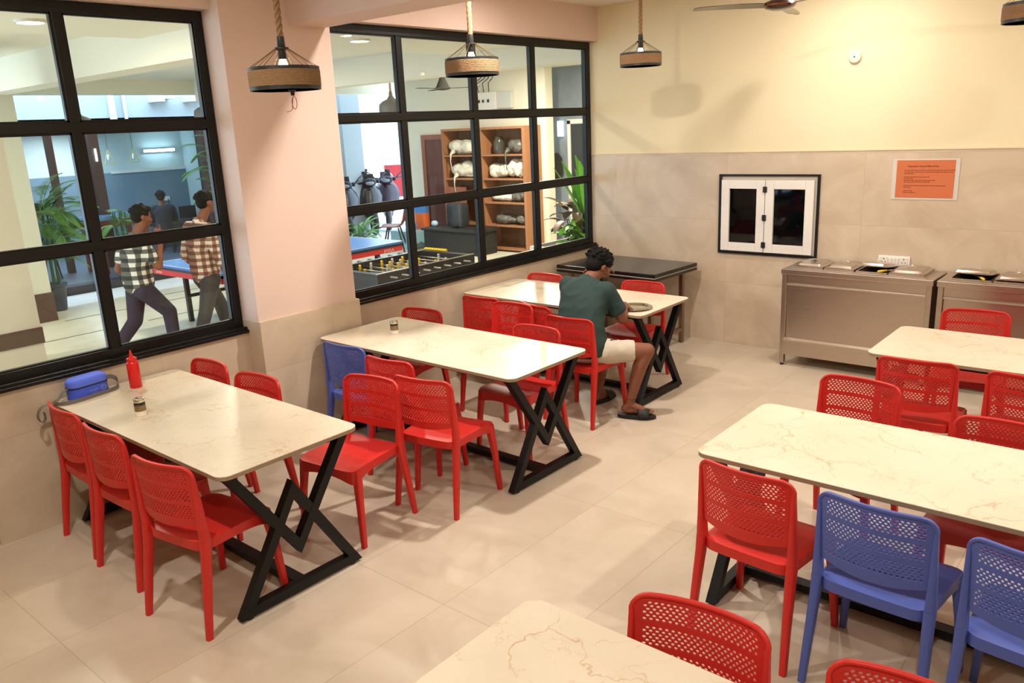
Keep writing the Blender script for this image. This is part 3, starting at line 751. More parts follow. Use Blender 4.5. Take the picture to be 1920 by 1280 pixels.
# blue lunch bag
t = thing('lunch_bag', 'blue insulated lunch bag with a grey strap on the table corner by the window', 'bag', (-4.80, 1.765, .75), math.radians(98))
BF = mat('blue_fabric', (66, 92, 214), .75, bump=.1, bscale=400); BF2 = mat('blue_fabric_top', (84, 110, 226), .7, bump=.1, bscale=400)
def pill(w, d, z0, z1, r=.045, puff=0):
    mb = MB(); rg = []
    for k in range(7):
        s_ = k / 6; q = 1 - .1 * max(0, (s_ - .55) / .45) ** 2 * puff; rg.append([(x * q, y * q, z0 + (z1 - z0) * s_) for x, y in rrect(w, d, r, 8)])
    mb.rings(rg); return mb
pill(.225, .105, 0, .066).build('lower_body', BF, t, smooth=60)
pill(.231, .111, .066, .0735).build('zip', DARK, t, smooth=60)
lo = pill(.227, .107, .0735, .118, puff=1.6).build('lid', BF2, t, smooth=60)
sb = MB(); GREY = mat('grey_webbing', (112, 104, 94), .85, bump=.2, bscale=500)
SP_ = smooth_pts([(.112, 0, .07), (.14, -.01, .075), (.165, -.03, .055), (.15, -.06, .02), (.10, -.072, .011), (0, -.078, .010), (-.09, -.082, .010), (-.16, -.07, .012), (-.19, -.04, .008), (-.2, -.0, .013)]); sb.tube(SP_, [(.0125, .0012)] * len(SP_), flat='rect', upv=(0, 0, 1)); sb.build('strap', GREY, t)
sb = MB(); SP_ = smooth_pts([(-.112, 0, .07), (-.14, .0, .06), (-.17, .0, .03), (-.2, .0, .012), (-.235, .01, .014), (-.27, .02, .0), (-.29, .02, -.04), (-.28, .01, -.075), (-.262, .0, -.06), (-.262, .0, -.02)]); sb.tube(SP_, [(.0125, .0012)] * len(SP_), flat='rect', upv=(0, 1, 0)); sb.build('strap_tail', GREY, t)
LG = mat('bag_print', (138, 150, 208), .6)
text('ALASKA', .016, (.01, -.0534, .03), (PI / 2, 0, 0), LG, 'logo_text', t)
text('Your Trip', .009, (.014, -.0534, .016), (PI / 2, 0, 0), LG, 'small_text', t)
em = MB(); em.tube([(.068 + .016 * math.cos(a * PI / 12), -.0536, .035 + .014 * math.sin(a * PI / 12)) for a in range(24)], .0016, n=6, closed=True)
for q in (-.007, 0, .007): em.tube([(.068 + q, -.0536, .026), (.068 + q * 1.3, -.0536, .035), (.068 + q, -.0536, .045)], .0013, n=6)
em.build('round_emblem', LG, t)
t2 = MB().tube([(-.2, -.012, .014), (-.185, 0, .03), (-.205, .012, .014)], .003, n=8); t2.build('ring', CHROME, t)
# yellow crumb on right table
tag(MB().sph((-1.33, 3.66, .7515), (.006, .006, .002), 8).build('crumb', YEL), 'tiny yellow crumb near the far edge of the big right-hand table', 'crumb')

# ================================================================== PENDANT LAMPS
def pendant(x, y, z, label, ztop=3.26, tail=False, ang=0):
    t = thing('pendant_lamp', label, 'lamp', (x, y, z), ang, 'rope-wrapped drum pendant lamps')
    R_ = .168; h = .045
    rope = MB()
    n = 11
    for k in range(n):
        zz = -h + .012 + (2 * h - .024) * k / (n - 1); rope.tube([(R_ * math.cos(a * PI / 24), R_ * math.sin(a * PI / 24), zz + .0006 * math.sin(a * 3 + k)) for a in range(48)], .0042, n=6, closed=True)
    rope.build('rope_band', ROPE, t, smooth=True)
    MB().lathe([(R_ - .004, -h), (R_ - .004, h), (R_ - .007, h), (R_ - .007, -h)], n=48).build('shade_liner', mat('shade_inner', (150, 110, 60), .6, alpha=1), t, smooth=30)
    for zz in (-h, h):
        MB().lathe([(R_ - .006, zz - .008), (R_ + .0015, zz - .008), (R_ + .0015, zz + .008), (R_ - .006, zz + .008), (R_ - .006, zz - .008)], n=48).build('metal_ring', DARK, t, smooth=30)
    sp = MB()
    for k in range(12):
        a = 2 * PI * k / 12; sp.tube([(.03 * math.cos(a), .03 * math.sin(a), h + .095), (.06 * math.cos(a), .06 * math.sin(a), h + .074), (R_ * math.cos(a), R_ * math.sin(a), h + .004)], .0014, n=5)
    sp.build('wire_spoke', BRASS, t)
    MB().lathe([(0, h + .1), (.034, h + .1), (.034, h + .092), (.02, h + .088), (.02, h + .052), (.017, h + .045), (0, h + .045)], n=20).build('bulb_holder', DARK, t, smooth=30)
    MB().lathe([(0, h - .026), (.010, h - .024), (.02, h - .014), (.0245, .0 + h), (.022, h + .022), (.016, h + .04), (.014, h + .05), (0, h + .05)], n=20).build('bulb', BULB, t, smooth=True)
    MB().lathe([(0, h + .1), (.018, h + .1), (.02, h + .105), (.018, h + .15), (0, h + .15)], n=18).build('rope_ferrule', DARK, t, smooth=30)
    # twisted rope
    top = ztop - z; tw = MB()
    for s_ in range(3):
        pts = []
        m_ = int((top - h - .14) / .012)
        for i in range(m_ + 1):
            zz = h + .14 + (top - h - .14) * i / m_; a = zz * 62 + s_ * 2 * PI / 3; pts.append((.0085 * math.cos(a), .0085 * math.sin(a), zz))
        tw.tube(pts, .0085, n=7)
    tw.build('hanging_rope', ROPE, t, smooth=True)
    MB().tube([(.0, .018, h + .15), (.003, .019, h + .3), (0, .02, top)], .003, n=6).build('power_cable', DARK, t)
    MB().lathe([(0, top), (.05, top), (.048, top - .012), (.02, top - .02), (0, top - .02)], n=24).build('ceiling_rose', DARK, t, smooth=30)
    if tail:
        cr_ = MB(); cr_.tube([(-R_, 0, -h), (0, 0, -h - .004), (R_, 0, -h)], .002, n=5); cr_.build('cross_wire', BRASS, t)
        MB().lathe([(0, -h - .002), (.02, -h - .006), (.011, -h - .018), (.0085, -h - .034), (0, -h - .034)], (.03, .0, 0), n=16).build('end_cap', DARK, t, smooth=30)
        pts = [(.032, 0, -h - .034)]
        for i in range(14): a = PI / 2 + i * 2 * PI / 12; pts.append((.034 + .012 * math.cos(a), .002, -h - .068 + .03 * math.sin(a)))
        pts += [(.02, .0, -h - .1), (.005, 0, -h - .108), (-.01, 0, -h - .109)]
        MB().tube(pts, .0016, n=6).build('red_wire', mat('red_wire', (150, 40, 34), .5), t)
    return t
pendant(-3.492, 2.443, 2.422, 'rope-wrapped drum pendant lamp in front of the pink pillar, a red wire dangling below', tail=True, ang=.7)
pendant(-3.645, 3.96, 2.522, 'rope-wrapped drum pendant lamp in front of the wide window', ang=.5)
pendant(-3.69, 6.07, 2.632, 'rope-wrapped drum pendant lamp in front of the yellow wall, its shadow beside it', ang=.3)
pendant(-0.839, 5.601, 2.635, 'rope-wrapped drum pendant lamp cut off at the top right corner of the picture', ang=.3)

# ================================================================== CEILING FAN
t = thing('ceiling_fan', 'dark brown ceiling fan with slim blades at the top of the yellow wall', 'fan', (-2.508, 6.036, 2.905), math.radians(0))
FB = mat('dark_brown_gloss', (56, 32, 24), .25, coat=.4)
MB().lathe([(0, -.035), (.05, -.034), (.1, -.02), (.115, 0), (.108, .02), (.07, .035), (.03, .05), (0, .05)], n=36).build('motor_housing', FB, t, smooth=50)
MB().lathe([(.112, -.006), (.1165, 0), (.112, .006)], n=36).build('trim_ring', mat('copper_trim', (150, 80, 40), .3, metal=.8), t, smooth=True)
MB().cyl((0, 0, .04), (0, 0, .34), .012).build('down_rod', DARK, t, smooth=True)
MB().lathe([(0, .355), (.06, .355), (.05, .31), (.015, .29), (0, .29)], n=24).build('canopy', FB, t, smooth=40)
for k in range(3):
    a = math.radians(222 + 120 * k); ca, sa = math.cos(a), math.sin(a); bl = MB(); rg = []
    for r, w, zz in ((.10, .03, .0), (.16, .045, .002), (.3, .06, .003), (.5, .055, .0), (.6, .045, -.004), (.625, .02, -.006)):
        tl = .012 * (1 - r)
        rg.append([(ca * r - sa * s1 * w, sa * r + ca * s1 * w, zz + s1 * tl + s2) for s1, s2 in ((-1, -.002), (1, -.002), (1, .002), (-1, .002))])
    bl.rings(rg); bl.build('blade', FB, t, smooth=30)
# ================================================================== PEOPLE
SKIN = mat('brown_skin', (124, 76, 55), .62, spec=.35, noise_amt=.08, nscale=30, bump=.05, bscale=300)
HAIR = mat('black_hair', (8, 7, 7), .75, spec=.2, noise_amt=.4, nscale=60, bump=.5, bscale=120)
def frame(dirv, upv):
    y = Vector(dirv).normalized(); z = Vector(upv); z = (z - y * z.dot(y)).normalized(); x = y.cross(z)
    return Matrix((x, y, z)).transposed()
def hand(mb, wrist, d, palm_n, side, curl=.5, spread=.1, s=1.0, curls=None):
    """five fingered hand; side=+1 thumb towards +x of the hand frame"""
    F_ = frame(d, -Vector(palm_n)); o = Vector(wrist)
    def P(x, y, z): return o + F_ @ Vector((x * s, y * s, z * s))
    mb.sph(P(0, .045, 0), (.037 * s, .05 * s, .015 * s), 14, F_)
    mb.cap(P(0, -.02, 0), .023 * s, P(0, .02, 0), .024 * s)
    for i, (x, L) in enumerate(((.029, .068), (.010, .078), (-.009, .073), (-.027, .056))):
        c = (curls[i] if curls else curl); a = 0; p = P(side * x, .078, 0); pr = .0088 * s
        for k, fr in enumerate((.45, .32, .23)):
            a += c * (.7 if k == 0 else 1.0); dx = side * x * spread * 2
            q = p + F_ @ Vector((dx * .2, math.cos(a) * L * fr * 1.15 * s, -math.sin(a) * L * fr * 1.15 * s))
            mb.cap(p, pr, q, pr * .92, 10); p = q; pr *= .92
    p = P(side * .03, .02, -.004); pr = .0115 * s
    for vec in ((side * .022, .026, -.012), (side * .008, .026, -.012), (side * -.002, .02, -.008)):
        q = p + F_ @ Vector(tuple(v * s for v in vec)); mb.cap(p, pr, q, pr * .9, 10); p = q; pr *= .9
def head(mb, c, F_, s=1.0):
    """face looks along +y of F_"""
    o = Vector(c)
    def P(x, y, z): return o + F_ @ Vector((x * s, y * s, z * s))
    mb.sph(P(0, -.01, .03), (.074 * s, .094 * s, .082 * s), 18, F_)
    mb.sph(P(0, .022, -.01), (.064 * s, .066 * s, .072 * s), 16, F_)
    mb.sph(P(0, .035, -.06), (.046 * s, .05 * s, .042 * s), 14, F_)
    mb.sph(P(0, .076, -.085), (.02 * s, .017 * s, .016 * s), 10, F_)
    mb.cap(P(0, .086, .012), .008 * s, P(0, .104, -.022), .0125 * s, 10)
    mb.sph(P(0, .098, -.028), (.017 * s, .011 * s, .009 * s), 10, F_)
    mb.sph(P(0, .086, -.05), (.022 * s, .011 * s, .006 * s), 10, F_); mb.sph(P(0, .083, -.06), (.02 * s, .011 * s, .006 * s), 10, F_)
    for sx in (-1, 1):
        mb.sph(P(sx * .03, .078, .024), (.02 * s, .012 * s, .006 * s), 10, F_)
        mb.sph(P(sx * .04, .06, -.02), (.022 * s, .022 * s, .018 * s), 10, F_)
        mb.sph(P(sx * .075, -.008, .0), (.008 * s, .018 * s, .03 * s), 12, F_ @ Euler((.15, 0, sx * -.35)).to_matrix())
        mb.sph(P(sx * .073, .0, -.02), (.006 * s, .01 * s, .012 * s), 8, F_)
def hairdo(name, c, F_, parent, s=1.0, quiff=.0, ragged=.006, voxel=.006, long_=0, seed=1):
    mb = MB(); o = Vector(c); r_ = random.Random(seed)
    def P(x, y, z): return o + F_ @ Vector((x * s, y * s, z * s))
    mb.sph(P(0, -.022, .045), (.082 * s, .094 * s, .08 * s), 18, F_)
    mb.sph(P(0, -.045, .0), (.075 * s, .062 * s, .07 * s), 16, F_)
    for k in range(170):
        u = r_.uniform(0, 2 * PI); v = r_.uniform(-.05, 1); rr = math.sqrt(max(0, 1 - v * v))
        d = Vector((rr * math.cos(u) * .084, rr * math.sin(u) * .098 - .022, v * .085 + .042 + (quiff if math.sin(u) > .3 else 0) * v))
        if d.y > .05 and d.z < .075: continue
        tip = d * r_.uniform(.97, 1.03) + Vector((r_.uniform(-.014, .014), r_.uniform(-.014, .014), -.012 * (1 - v)))
        mb.cap(P(*(d * .86)), .016 * s, P(*tip), ragged * 1.5, 6)
    if quiff:
        mb.sph(P(0, .055, .095), (.06 * s, .035 * s, .03 * s), 12, F_)
    o_ = mb.build(name, HAIR, parent); fuse(o_, voxel, 2); return o_
# ---------------------------------------------------------------- seated man
t = thing('person', 'man in dark green t-shirt and cream shorts bent over his plate at the table', 'person', (-3.34, 4.68, 0))
O = Vector((3.34, -4.68, 0))
def L(*p): return Vector(p) + O
HC = L(-3.398, 4.985, 1.098); HF = frame((.42, .80, -.62), (.25, .55, .85))
body = MB()
body.sph(L(-3.34, 4.665, .535), (.165, .12, .105), 16)
body.cap(L(-3.34, 4.67, .56), .13, L(-3.37, 4.70, .72), .125, 16)
body.sph(L(-3.41, 4.79, .88), (.17, .115, .14), 16, (-.5, 0, 0))
body.cap(L(-3.44, 4.87, .99), .058, L(-3.40, 4.95, 1.06), .054)
SHL, SHR = L(-3.60, 4.86, .955), L(-3.25, 4.84, .955)
ELR, WRR = L(-3.165, 4.93, .735), L(-3.235, 5.075, .80)
ELL, WRL = L(-3.70, 5.12, .795), L(-3.60, 5.10, .99)
body.cap(SHL, .062, SHR, .062)
body.cap(SHR, .054, ELR, .043); body.cap(ELR, .042, WRR, .027)
body.cap(SHL, .054, ELL, .042); body.cap(ELL, .042, WRL, .027)
hand(body, WRR, (-.1, .75, -.35), (-.2, -.3, -1), 1, curl=.55)
hand(body, WRL, (.35, -.1, .7), (.9, -.3, -.2), 1, curl=.7, s=.95)
HPR, KNR, ANR = L(-3.235, 4.70, .525), L(-2.945, 4.92, .52), L(-3.055, 4.845, .105)
HPL, KNL, ANL = L(-3.43, 4.70, .525), L(-3.43, 5.10, .50), L(-3.435, 5.00, .085)
body.cap(HPR, .088, KNR, .056, 16); body.cap(KNR, .054, KNR.lerp(ANR, .3) + Vector((-.01, -.015, 0)), .054, 16); body.cap(KNR.lerp(ANR, .3) + Vector((-.01, -.015, 0)), .054, ANR, .031, 16)
body.cap(HPL, .088, KNL, .056, 16); body.cap(KNL, .054, KNL.lerp(ANL, .3), .053, 16); body.cap(KNL.lerp(ANL, .3), .053, ANL, .031, 16)
def foot(mb, an, d, tilt=0):
    F_ = frame(d, (0, 0, 1)); 
    def P(x, y, z): return Vector(an) + F_ @ Vector((x, y, z))
    mb.cap(P(0, -.0, -.0), .032, P(0, -.035, -.035), .029); mb.cap(P(0, -.03, -.04), .027, P(0, .1, -.045), .026); mb.cap(P(0, .02, -.005), .03, P(0, .1, -.04), .028)
    for i, (x, ln, r) in enumerate(((-.028, .17, .013), (-.012, .168, .0095), (.001, .162, .009), (.014, .154, .0085), (.027, .143, .008))): mb.cap(P(x * .9, .1, -.05), .014, P(x, ln, -.056), r, 10)
FR_ = Vector((.16, .08, 0)); FL_ = Vector((.0, .14, 0))
foot(body, ANR, (.9, .42, 0)); foot(body, ANL, (.1, 1, 0))
head(body, HC, HF, 1.0)
bo = body.build('body', SKIN, t); fuse(bo, .0055, 5)
hairdo('hair', HC, HF, t, s=1.09, seed=3, ragged=.005, voxel=.0045)
# t-shirt
sh = MB()
SEC = [(-3.335, 4.66, .49, .190, .14), (-3.34, 4.665, .56, .187, .143), (-3.35, 4.675, .64, .180, .138), (-3.365, 4.695, .72, .178, .132), (-3.385, 4.735, .80, .185, .128), (-3.405, 4.775, .87, .196, .122), (-3.42, 4.815, .93, .20, .112), (-3.43, 4.85, .975, .165, .09), (-3.435, 4.875, 1.005, .095, .07)]
rg = []
for i, (x_, y_, z_, hw_, hd_) in enumerate(SEC):
    a_, b_ = SEC[max(0, i - 1)], SEC[min(len(SEC) - 1, i + 1)]; tn = Vector((b_[0] - a_[0], b_[1] - a_[1], b_[2] - a_[2])).normalized()
    rt = Vector((1, -.05, 0)); rt = (rt - tn * rt.dot(tn)).normalized(); fwd = tn.cross(rt)
    rg.append([L(x_, y_, z_) + rt * hw_ * math.copysign(abs(math.cos(q)) ** .8, math.cos(q)) + fwd * hd_ * math.copysign(abs(math.sin(q)) ** .85, math.sin(q)) for q in [2 * PI * k / 32 for k in range(32)]])
sh.rings(rg)
sh.cap(SHL + Vector((.04, -.01, -.006)), .075, SHR + Vector((-.03, -.01, -.006)), .075, 16)
sh.cap(SHR, .073, SHR.lerp(ELR, .5), .064, 16); sh.cyl(SHR.lerp(ELR, .2), SHR.lerp(ELR, .80), .064, .070, 20)
sh.cap(SHL, .073, SHL.lerp(ELL, .45), .064, 16); sh.cyl(SHL.lerp(ELL, .2), SHL.lerp(ELL, .68), .064, .068, 20)
sh.cyl(L(-3.435, 4.855, .98), L(-3.425, 4.89, 1.03), .075, .062, 24)
so = sh.build('t_shirt', mat('dark_green_cotton', (27, 50, 47), .85, noise_amt=.12, nscale=14, bump=.25, bscale=22), t); fuse(so, .008, 20)
for v, nn in [(v, v.normal.copy()) for v in so.data.vertices]:
    q = v.co; f_ = noise.noise(Vector((q.x * 5 + q.z * 3, q.y * 5, q.z * 9 - q.x * 4))); f2 = noise.noise(Vector((q.x * 14, q.y * 10, q.z * 6)))
    v.co += nn * (.006 * (1 - abs(f_) * 3) + .003 * f2)
# shorts
sq = MB()
sq.sph(L(-3.34, 4.66, .53), (.185, .135, .095), 16)
sq.cap(HPR, .1, HPR.lerp(KNR, .55), .08, 18); sq.cap(HPL, .098, HPL.lerp(KNL, .66), .084, 18)
# straight hems
sq.cyl(HPR.lerp(KNR, .3), HPR.lerp(KNR, .74), .09, .076, 24); sq.cyl(HPL.lerp(KNL, .3), HPL.lerp(KNL, .80), .09, .078, 24)
SHT = mat('cream_shorts', (188, 177, 158), .85, noise_amt=.06, nscale=12, bump=.25, bscale=24)
so = sq.build('shorts', SHT, t); fuse(so, .008, 4)
for v, nn in [(v, v.normal.copy()) for v in so.data.vertices]:
    q = v.co; f_ = noise.noise(Vector((q.x * 9 + q.y * 6, q.y * 3, q.z * 7))); v.co += nn * (.004 * (1 - abs(f_) * 3))
em = MB(); em.tube([L(-3.155, 4.735, .605), L(-3.13, 4.75, .622), L(-3.115, 4.775, .615), L(-3.12, 4.80, .595), L(-3.10, 4.82, .575)], .004, n=6); em.tube([L(-3.17, 4.74, .60), L(-3.14, 4.77, .595), L(-3.11, 4.81, .58)], .003, n=6)
em.build('shorts_emblem', DARK, t)
# glasses
gl = MB()
def GP(x, y, z): return HC + HF @ Vector((x, y, z))
for sx in (-1, 1):
    gl.tube([GP(sx * .034 + .026 * math.cos(a * PI / 8), .102, .006 + .021 * math.sin(a * PI / 8)) for a in range(16)], .0018, n=6, closed=True)
    gl.tube([GP(sx * .06, .1, .012), GP(sx * .078, .08, .012), GP(sx * .082, .0, .012), GP(sx * .08, -.02, -.006)], .0018, n=6)
gl.tube([GP(-.008, .103, .01), GP(0, .106, .013), GP(.008, .103, .01)], .0016, n=6)
gl.build('glasses', mat('gold_wire', (190, 160, 100), .25, metal=1), t, smooth=True)
for sx in (-1, 1): MB().sph(GP(sx * .031, .0655, .006), .0115, 10).build('eye', mat('eye_white', (220, 212, 200), .2), t, smooth=True)
# beard shadow
mb = MB(); mb.sph(GP(0, .047, -.068), (.046, .046, .032), 14, HF); mb.build('beard', mat('short_beard', (40, 26, 20), .8), t, smooth=True)
# sandals
SOLE = mat('black_rubber', (22, 21, 21), .6)
def slider(an, d, nm='sandal'):
    F_ = frame(d, (0, 0, 1)); base = Vector((an[0], an[1], 0))
    def P(x, y, z): return base + F_ @ Vector((x, y, z))
    mb = MB(); out = []
    for k in range(28):
        a = 2 * PI * k / 28; yy = .055 + .145 * math.sin(a); w = .046 * (1 + .12 * math.sin(a)); out.append((w * math.cos(a), yy))
    rg = [[P(x * q, .055 + (y - .055) * q, z) for x, y in out] for z, q in ((0.0, .93), (.006, .99), (.02, 1), (.028, .97), (.029, .9))]
    mb.rings(rg); so = mb.build(nm, SOLE, t, smooth=50)
    st = MB(); rg = []
    for y0 in (.065, .09, .12, .15):
        rg.append([P(.054 * math.cos(a) * (1 - .5 * max(0, y0 - .1)), y0, .02 + (.066 - .25 * (y0 - .065)) * math.sin(a)) for a in [PI * i / 12 for i in range(13)]])
    st.rings(rg, cap0=False, cap1=False, close=False); s2 = st.build('strap', SOLE, so, smooth=True)
    sd = s2.modifiers.new('t', 'SOLIDIFY'); sd.thickness = .005; sd.offset = 1; apply_mods(s2)
    em = MB(); em.tube([P(-.02, .085, .086), P(0, .1, .085), P(.02, .115, .077)], .004, n=6); em.build('strap_emblem', CHROME, so)
slider(ANR, (.9, .42, 0)); slider(ANL, (.1, 1, 0))
ak = MB(); c = ANR.lerp(KNR, .12); ak.tube([c + Vector((.036 * math.cos(a * PI / 10), .036 * math.sin(a * PI / 10), .004 * math.sin(a))) for a in range(20)], .002, n=6, closed=True); ak.build('anklet', DARK, t)

# ---------------------------------------------------------------- walking men in the corridor
def walker(label, x, J, shirt_mat, trouser_mat, quiff, seed, phone):
    t = thing('person', label, 'person', (x, J['hip'][0], 0)); O = Vector((-x, -J['hip'][0], 0))
    def L(dx, y, z): return Vector((x + dx, y, z)) + O
    b = MB(); hp = J['hip']; sh = J['sh']; hc = J['head']
    b.sph(L(0, hp[0], hp[1] + .05), (.15, .105, .11), 14)
    b.cap(L(0, hp[0], hp[1] + .12), .12, L(0, (hp[0] + sh[0]) / 2, (hp[1] + sh[1]) / 2), .115, 14)
    b.sph(L(0, sh[0], sh[1] - .12), (.16, .105, .14), 14); b.cap(L(-.16, sh[0], sh[1]), .055, L(.16, sh[0], sh[1]), .055)
    b.cap(L(0, sh[0], sh[1]), .055, L(0, hc[0] - .015, hc[1] - .07), .05)
    F_ = frame(J.get('look', (0, 1, -.12)), (0, 0, 1)); head(b, L(0, *hc), F_, J.get('hs', .95))
    legs = []
    for dx, k, a, s in ((.085, J['kr'], J['ar'], 1), (-.085, J['kl'], J['al'], 1)):
        H0 = L(dx, hp[0], hp[1]); K = L(dx, *k); A = L(dx, *a); b.cap(H0, .085, K, .055); b.cap(K, .053, K.lerp(A, .35), .05); b.cap(K.lerp(A, .35), .05, A, .033); legs.append((H0, K, A))
        b.cap(A + Vector((0, -.02, -.02)), .03, A + Vector((0, .14, -.04)), .026)
    arms = []
    for dx, e, w, hd in ((.2, J['er'], J['wr'], J['hr']), (-.2, J['el'], J['wl'], J['hl'])):
        S_ = L(dx * .9, *sh); E_ = L(dx * (1.1), *e); Wp = L(dx * (J.get('wx', 1.1) if dx > 0 else 1.1), *w); b.cap(S_, .05, E_, .04); b.cap(E_, .039, Wp, .027); arms.append((S_, E_, Wp))
        hand(b, Wp, hd, (-1 if dx > 0 else 1, 0, 0), 1 if dx > 0 else -1, curl=.4, s=.95, curls=J.get('curls') if dx > 0 else None)
    bo = b.build('body', SKIN, t); fuse(bo, .008, 4)
    hairdo('hair', L(0, *hc), F_, t, s=J.get('hs', .95) * (1.0 if quiff else .97), quiff=quiff, ragged=.005, voxel=.008, seed=seed)
    s = MB(); s.sph(L(0, hp[0], hp[1] + .06), (.172, .135, .11), 14); s.cap(L(0, hp[0], hp[1] + .08), .15, L(0, (hp[0] + sh[0]) / 2, (hp[1] + sh[1]) / 2), .145, 16)
    s.sph(L(0, sh[0], sh[1] - .12), (.19, .135, .16), 14); s.cap(L(-.15, sh[0], sh[1]), .068, L(.15, sh[0], sh[1]), .068)
    s.cap(L(0, sh[0], sh[1] + .01), .07, L(0, sh[0] + .01, sh[1] + .055), .062)
    for S_, E_, Wp in arms:
        s.cap(S_, .066, S_.lerp(E_, J['slv']), .06, 14)
        if J['slv'] >= 1: s.cap(E_, .058, E_.lerp(Wp, .25), .05, 14)
    so = s.build('checked_shirt', shirt_mat, t); fuse(so, .009, 4)
    q = MB(); q.sph(L(0, hp[0], hp[1] + .03), (.16, .12, .11), 14)
    for H0, K, A in legs: q.cap(H0, .1, K, .072, 14); q.cap(K, .071, A + Vector((0, 0, .03)), .058, 14)
    fuse(q.build('trousers', trouser_mat, t), .01, 4)
    for H0, K, A in legs:
        m_ = MB(); m_.cap(A + Vector((0, -.04, -A.z + .035)), .036, A + Vector((0, .17, -A.z + .03)), .03); fuse(m_.build('shoe', SOLE, t), .008, 2)
    return t
walker('young man in a dark green and white checked shirt walking, hand held to his ear', -7.9,
       dict(hip=(3.56, .76), sh=(3.57, 1.21), head=(3.69, 1.455), kr=(3.78, .50), ar=(3.79, .12), kl=(3.50, .44), al=(3.24, .14),
            er=(3.68, .985), wr=(3.77, 1.235), hr=(0, -.1, 1), el=(3.48, .95), wl=(3.66, .82), hl=(0, .6, -.6), slv=.62, look=(.15, 1, -.22), hs=.95, wx=.75, curls=[.1, .9, .9, .9]),
       plaid_mat('dark_check_cloth', (40, 46, 42), (96, 92, 84), (214, 210, 200), .085), mat('dark_trousers', (44, 36, 52), .85, bump=.2, bscale=30), .012, 5, True)
walker('man in brown and cream checked shirt, sleeves rolled, walking at the left window\'s right edge', -7.8,
       dict(hip=(4.22, .77), sh=(4.21, 1.29), head=(4.33, 1.535), kr=(4.12, .46), ar=(4.0, .13), kl=(4.38, .46), al=(4.44, .12),
            er=(4.27, .99), wr=(4.34, .76), hr=(0, .25, -1), el=(4.15, 1.0), wl=(4.3, .8), hl=(0, .2, -1), slv=1, look=(0, 1, -.12), hs=1.0),
       plaid_mat('brown_check_cloth', (214, 204, 188), (150, 104, 84), (96, 62, 52), .07), mat('charcoal_trousers', (58, 54, 52), .85, bump=.2, bscale=30), 0, 8, False)
# ================================================================== OUTSIDE THE WINDOWS
def wsurf(name, m, *a): 
    o = MB().b2(*a).build(name, m); o['kind'] = 'structure'; return o
COR = tile_mat('corridor_floor_tile', (206, 200, 176), (222, 216, 194), (200, 192, 170), .62, .62, .1, .2, rough=.3)
wsurf('floor_corridor', COR, -11.85, -5.15, -3, 12.2, -.08, 0)
inl = MB(); INL = mat('dark_inlay_strip', (84, 78, 66), .5)
for x, y0, y1 in ((-8.9, 3.0, 3.5), (-8.9, 3.9, 4.6), (-9.9, 3.2, 4.1), (-9.9, 4.5, 6.2), (-10.9, 3.9, 6.4), (-11.4, 5.0, 7.4), (-8.0, 6.2, 7.4)): inl.b2(x - .012, x + .012, y0, y1, 0, .002)
struct(inl.build('floor_corridor_inlay', INL))
CON = mat('pale_concrete', (226, 228, 230), .8, noise_amt=.12, nscale=3)
wsurf('ground_courtyard', CON, -30, -11.85, -6, 30, -.1, -.005)
wsurf('kerb', mat('dark_kerb_stone', (46, 46, 54), .6, noise_amt=.2), -13.0, -12.75, 2.0, 8.9, -.01, .12)
# corridor ceiling & beams
CC = mat('corridor_ceiling_paint', (232, 226, 206), .8)
wsurf('ceiling_corridor', CC, -7.0, -5.12, -3, 12.1, 3.0, 3.35)
wsurf('ceiling_corridor_outer', CC, -13.0, -7.0, -3, 12.1, 3.12, 3.35)
for y0, y1 in ((.2, .5), (3.50, 3.80), (7.30, 7.55)): wsurf('ceiling_cross_beam', CC, -13.0, -5.12, y0, y1, 2.78, 3.12)
wsurf('ceiling_edge_beam', CC, -13.25, -13.0, -3, 12.1, 2.9, 3.35)
# columns
COLM = mat('cream_column_paint', (198, 196, 176), .7); COLN = mat('beige_column_paint', (202, 192, 174), .7)
SKIRT = mat('brown_granite_skirting', (84, 62, 50), .35, noise_amt=.3, nscale=60)
wsurf('column_near', COLN, -9.3, -8.68, 1.9, 2.87, 0, 3.0)
struct(MB().b2(-9.31, -8.665, 1.9, 2.88, .27, .43).build('column_near_band', SKIRT))
wsurf('column_far', COLM, -11.6, -11.07, 3.1, 3.865, 0, 3.12)
struct(MB().b2(-11.61, -11.055, 3.1, 3.88, 0, .37).build('column_far_skirting', SKIRT))
# cream wall with door & locker beyond
CW = mat('cream_corridor_paint', (236, 228, 208), .7)
wsurf('wall_corridor_end', CW, -12.2, -8.67, 11.2, 11.4, 0, 3.3)
wsurf('wall_passage', mat('slate_cladding', (134, 140, 148), .6, noise_amt=.25, nscale=5), -10.2, -5.0, 12.0, 12.2, 0, 3.3)
struct(MB().b2(-8.80, -8.73, 11.97, 12.0, 0, 2.2).b2(-8.80, -7.6, 11.97, 12.0, 2.14, 2.22).build('trim_2', UPVC))
struct(MB().b2(-8.73, -7.6, 11.985, 12.0, 0, 2.13).build('door_2', mat('dark_grey_door', (52, 54, 60), .4)))
wsurf('wall_corridor_side', CW, -5.12, -5.0, 7.3, 12.1, 0, 3.3)
tag(MB().b2(-8.97, -8.88, 11.9, 11.98, 1.93, 2.2, bevel=.01).build('wall_light', emis('sconce_glow', (220, 235, 255), 3)), 'small lit wall light on the slate wall beyond the plants', 'wall light')
tag(MB().lathe([(0, 1.18), (.1, 1.2), (.13, 1.32), (.12, 1.55), (.06, 1.64), (0, 1.65)], (-9.0, 11.87, 0), n=16).build('wall_speaker', DARK, smooth=True), 'dark rounded fitting on the slate wall above the plants', 'fixture')
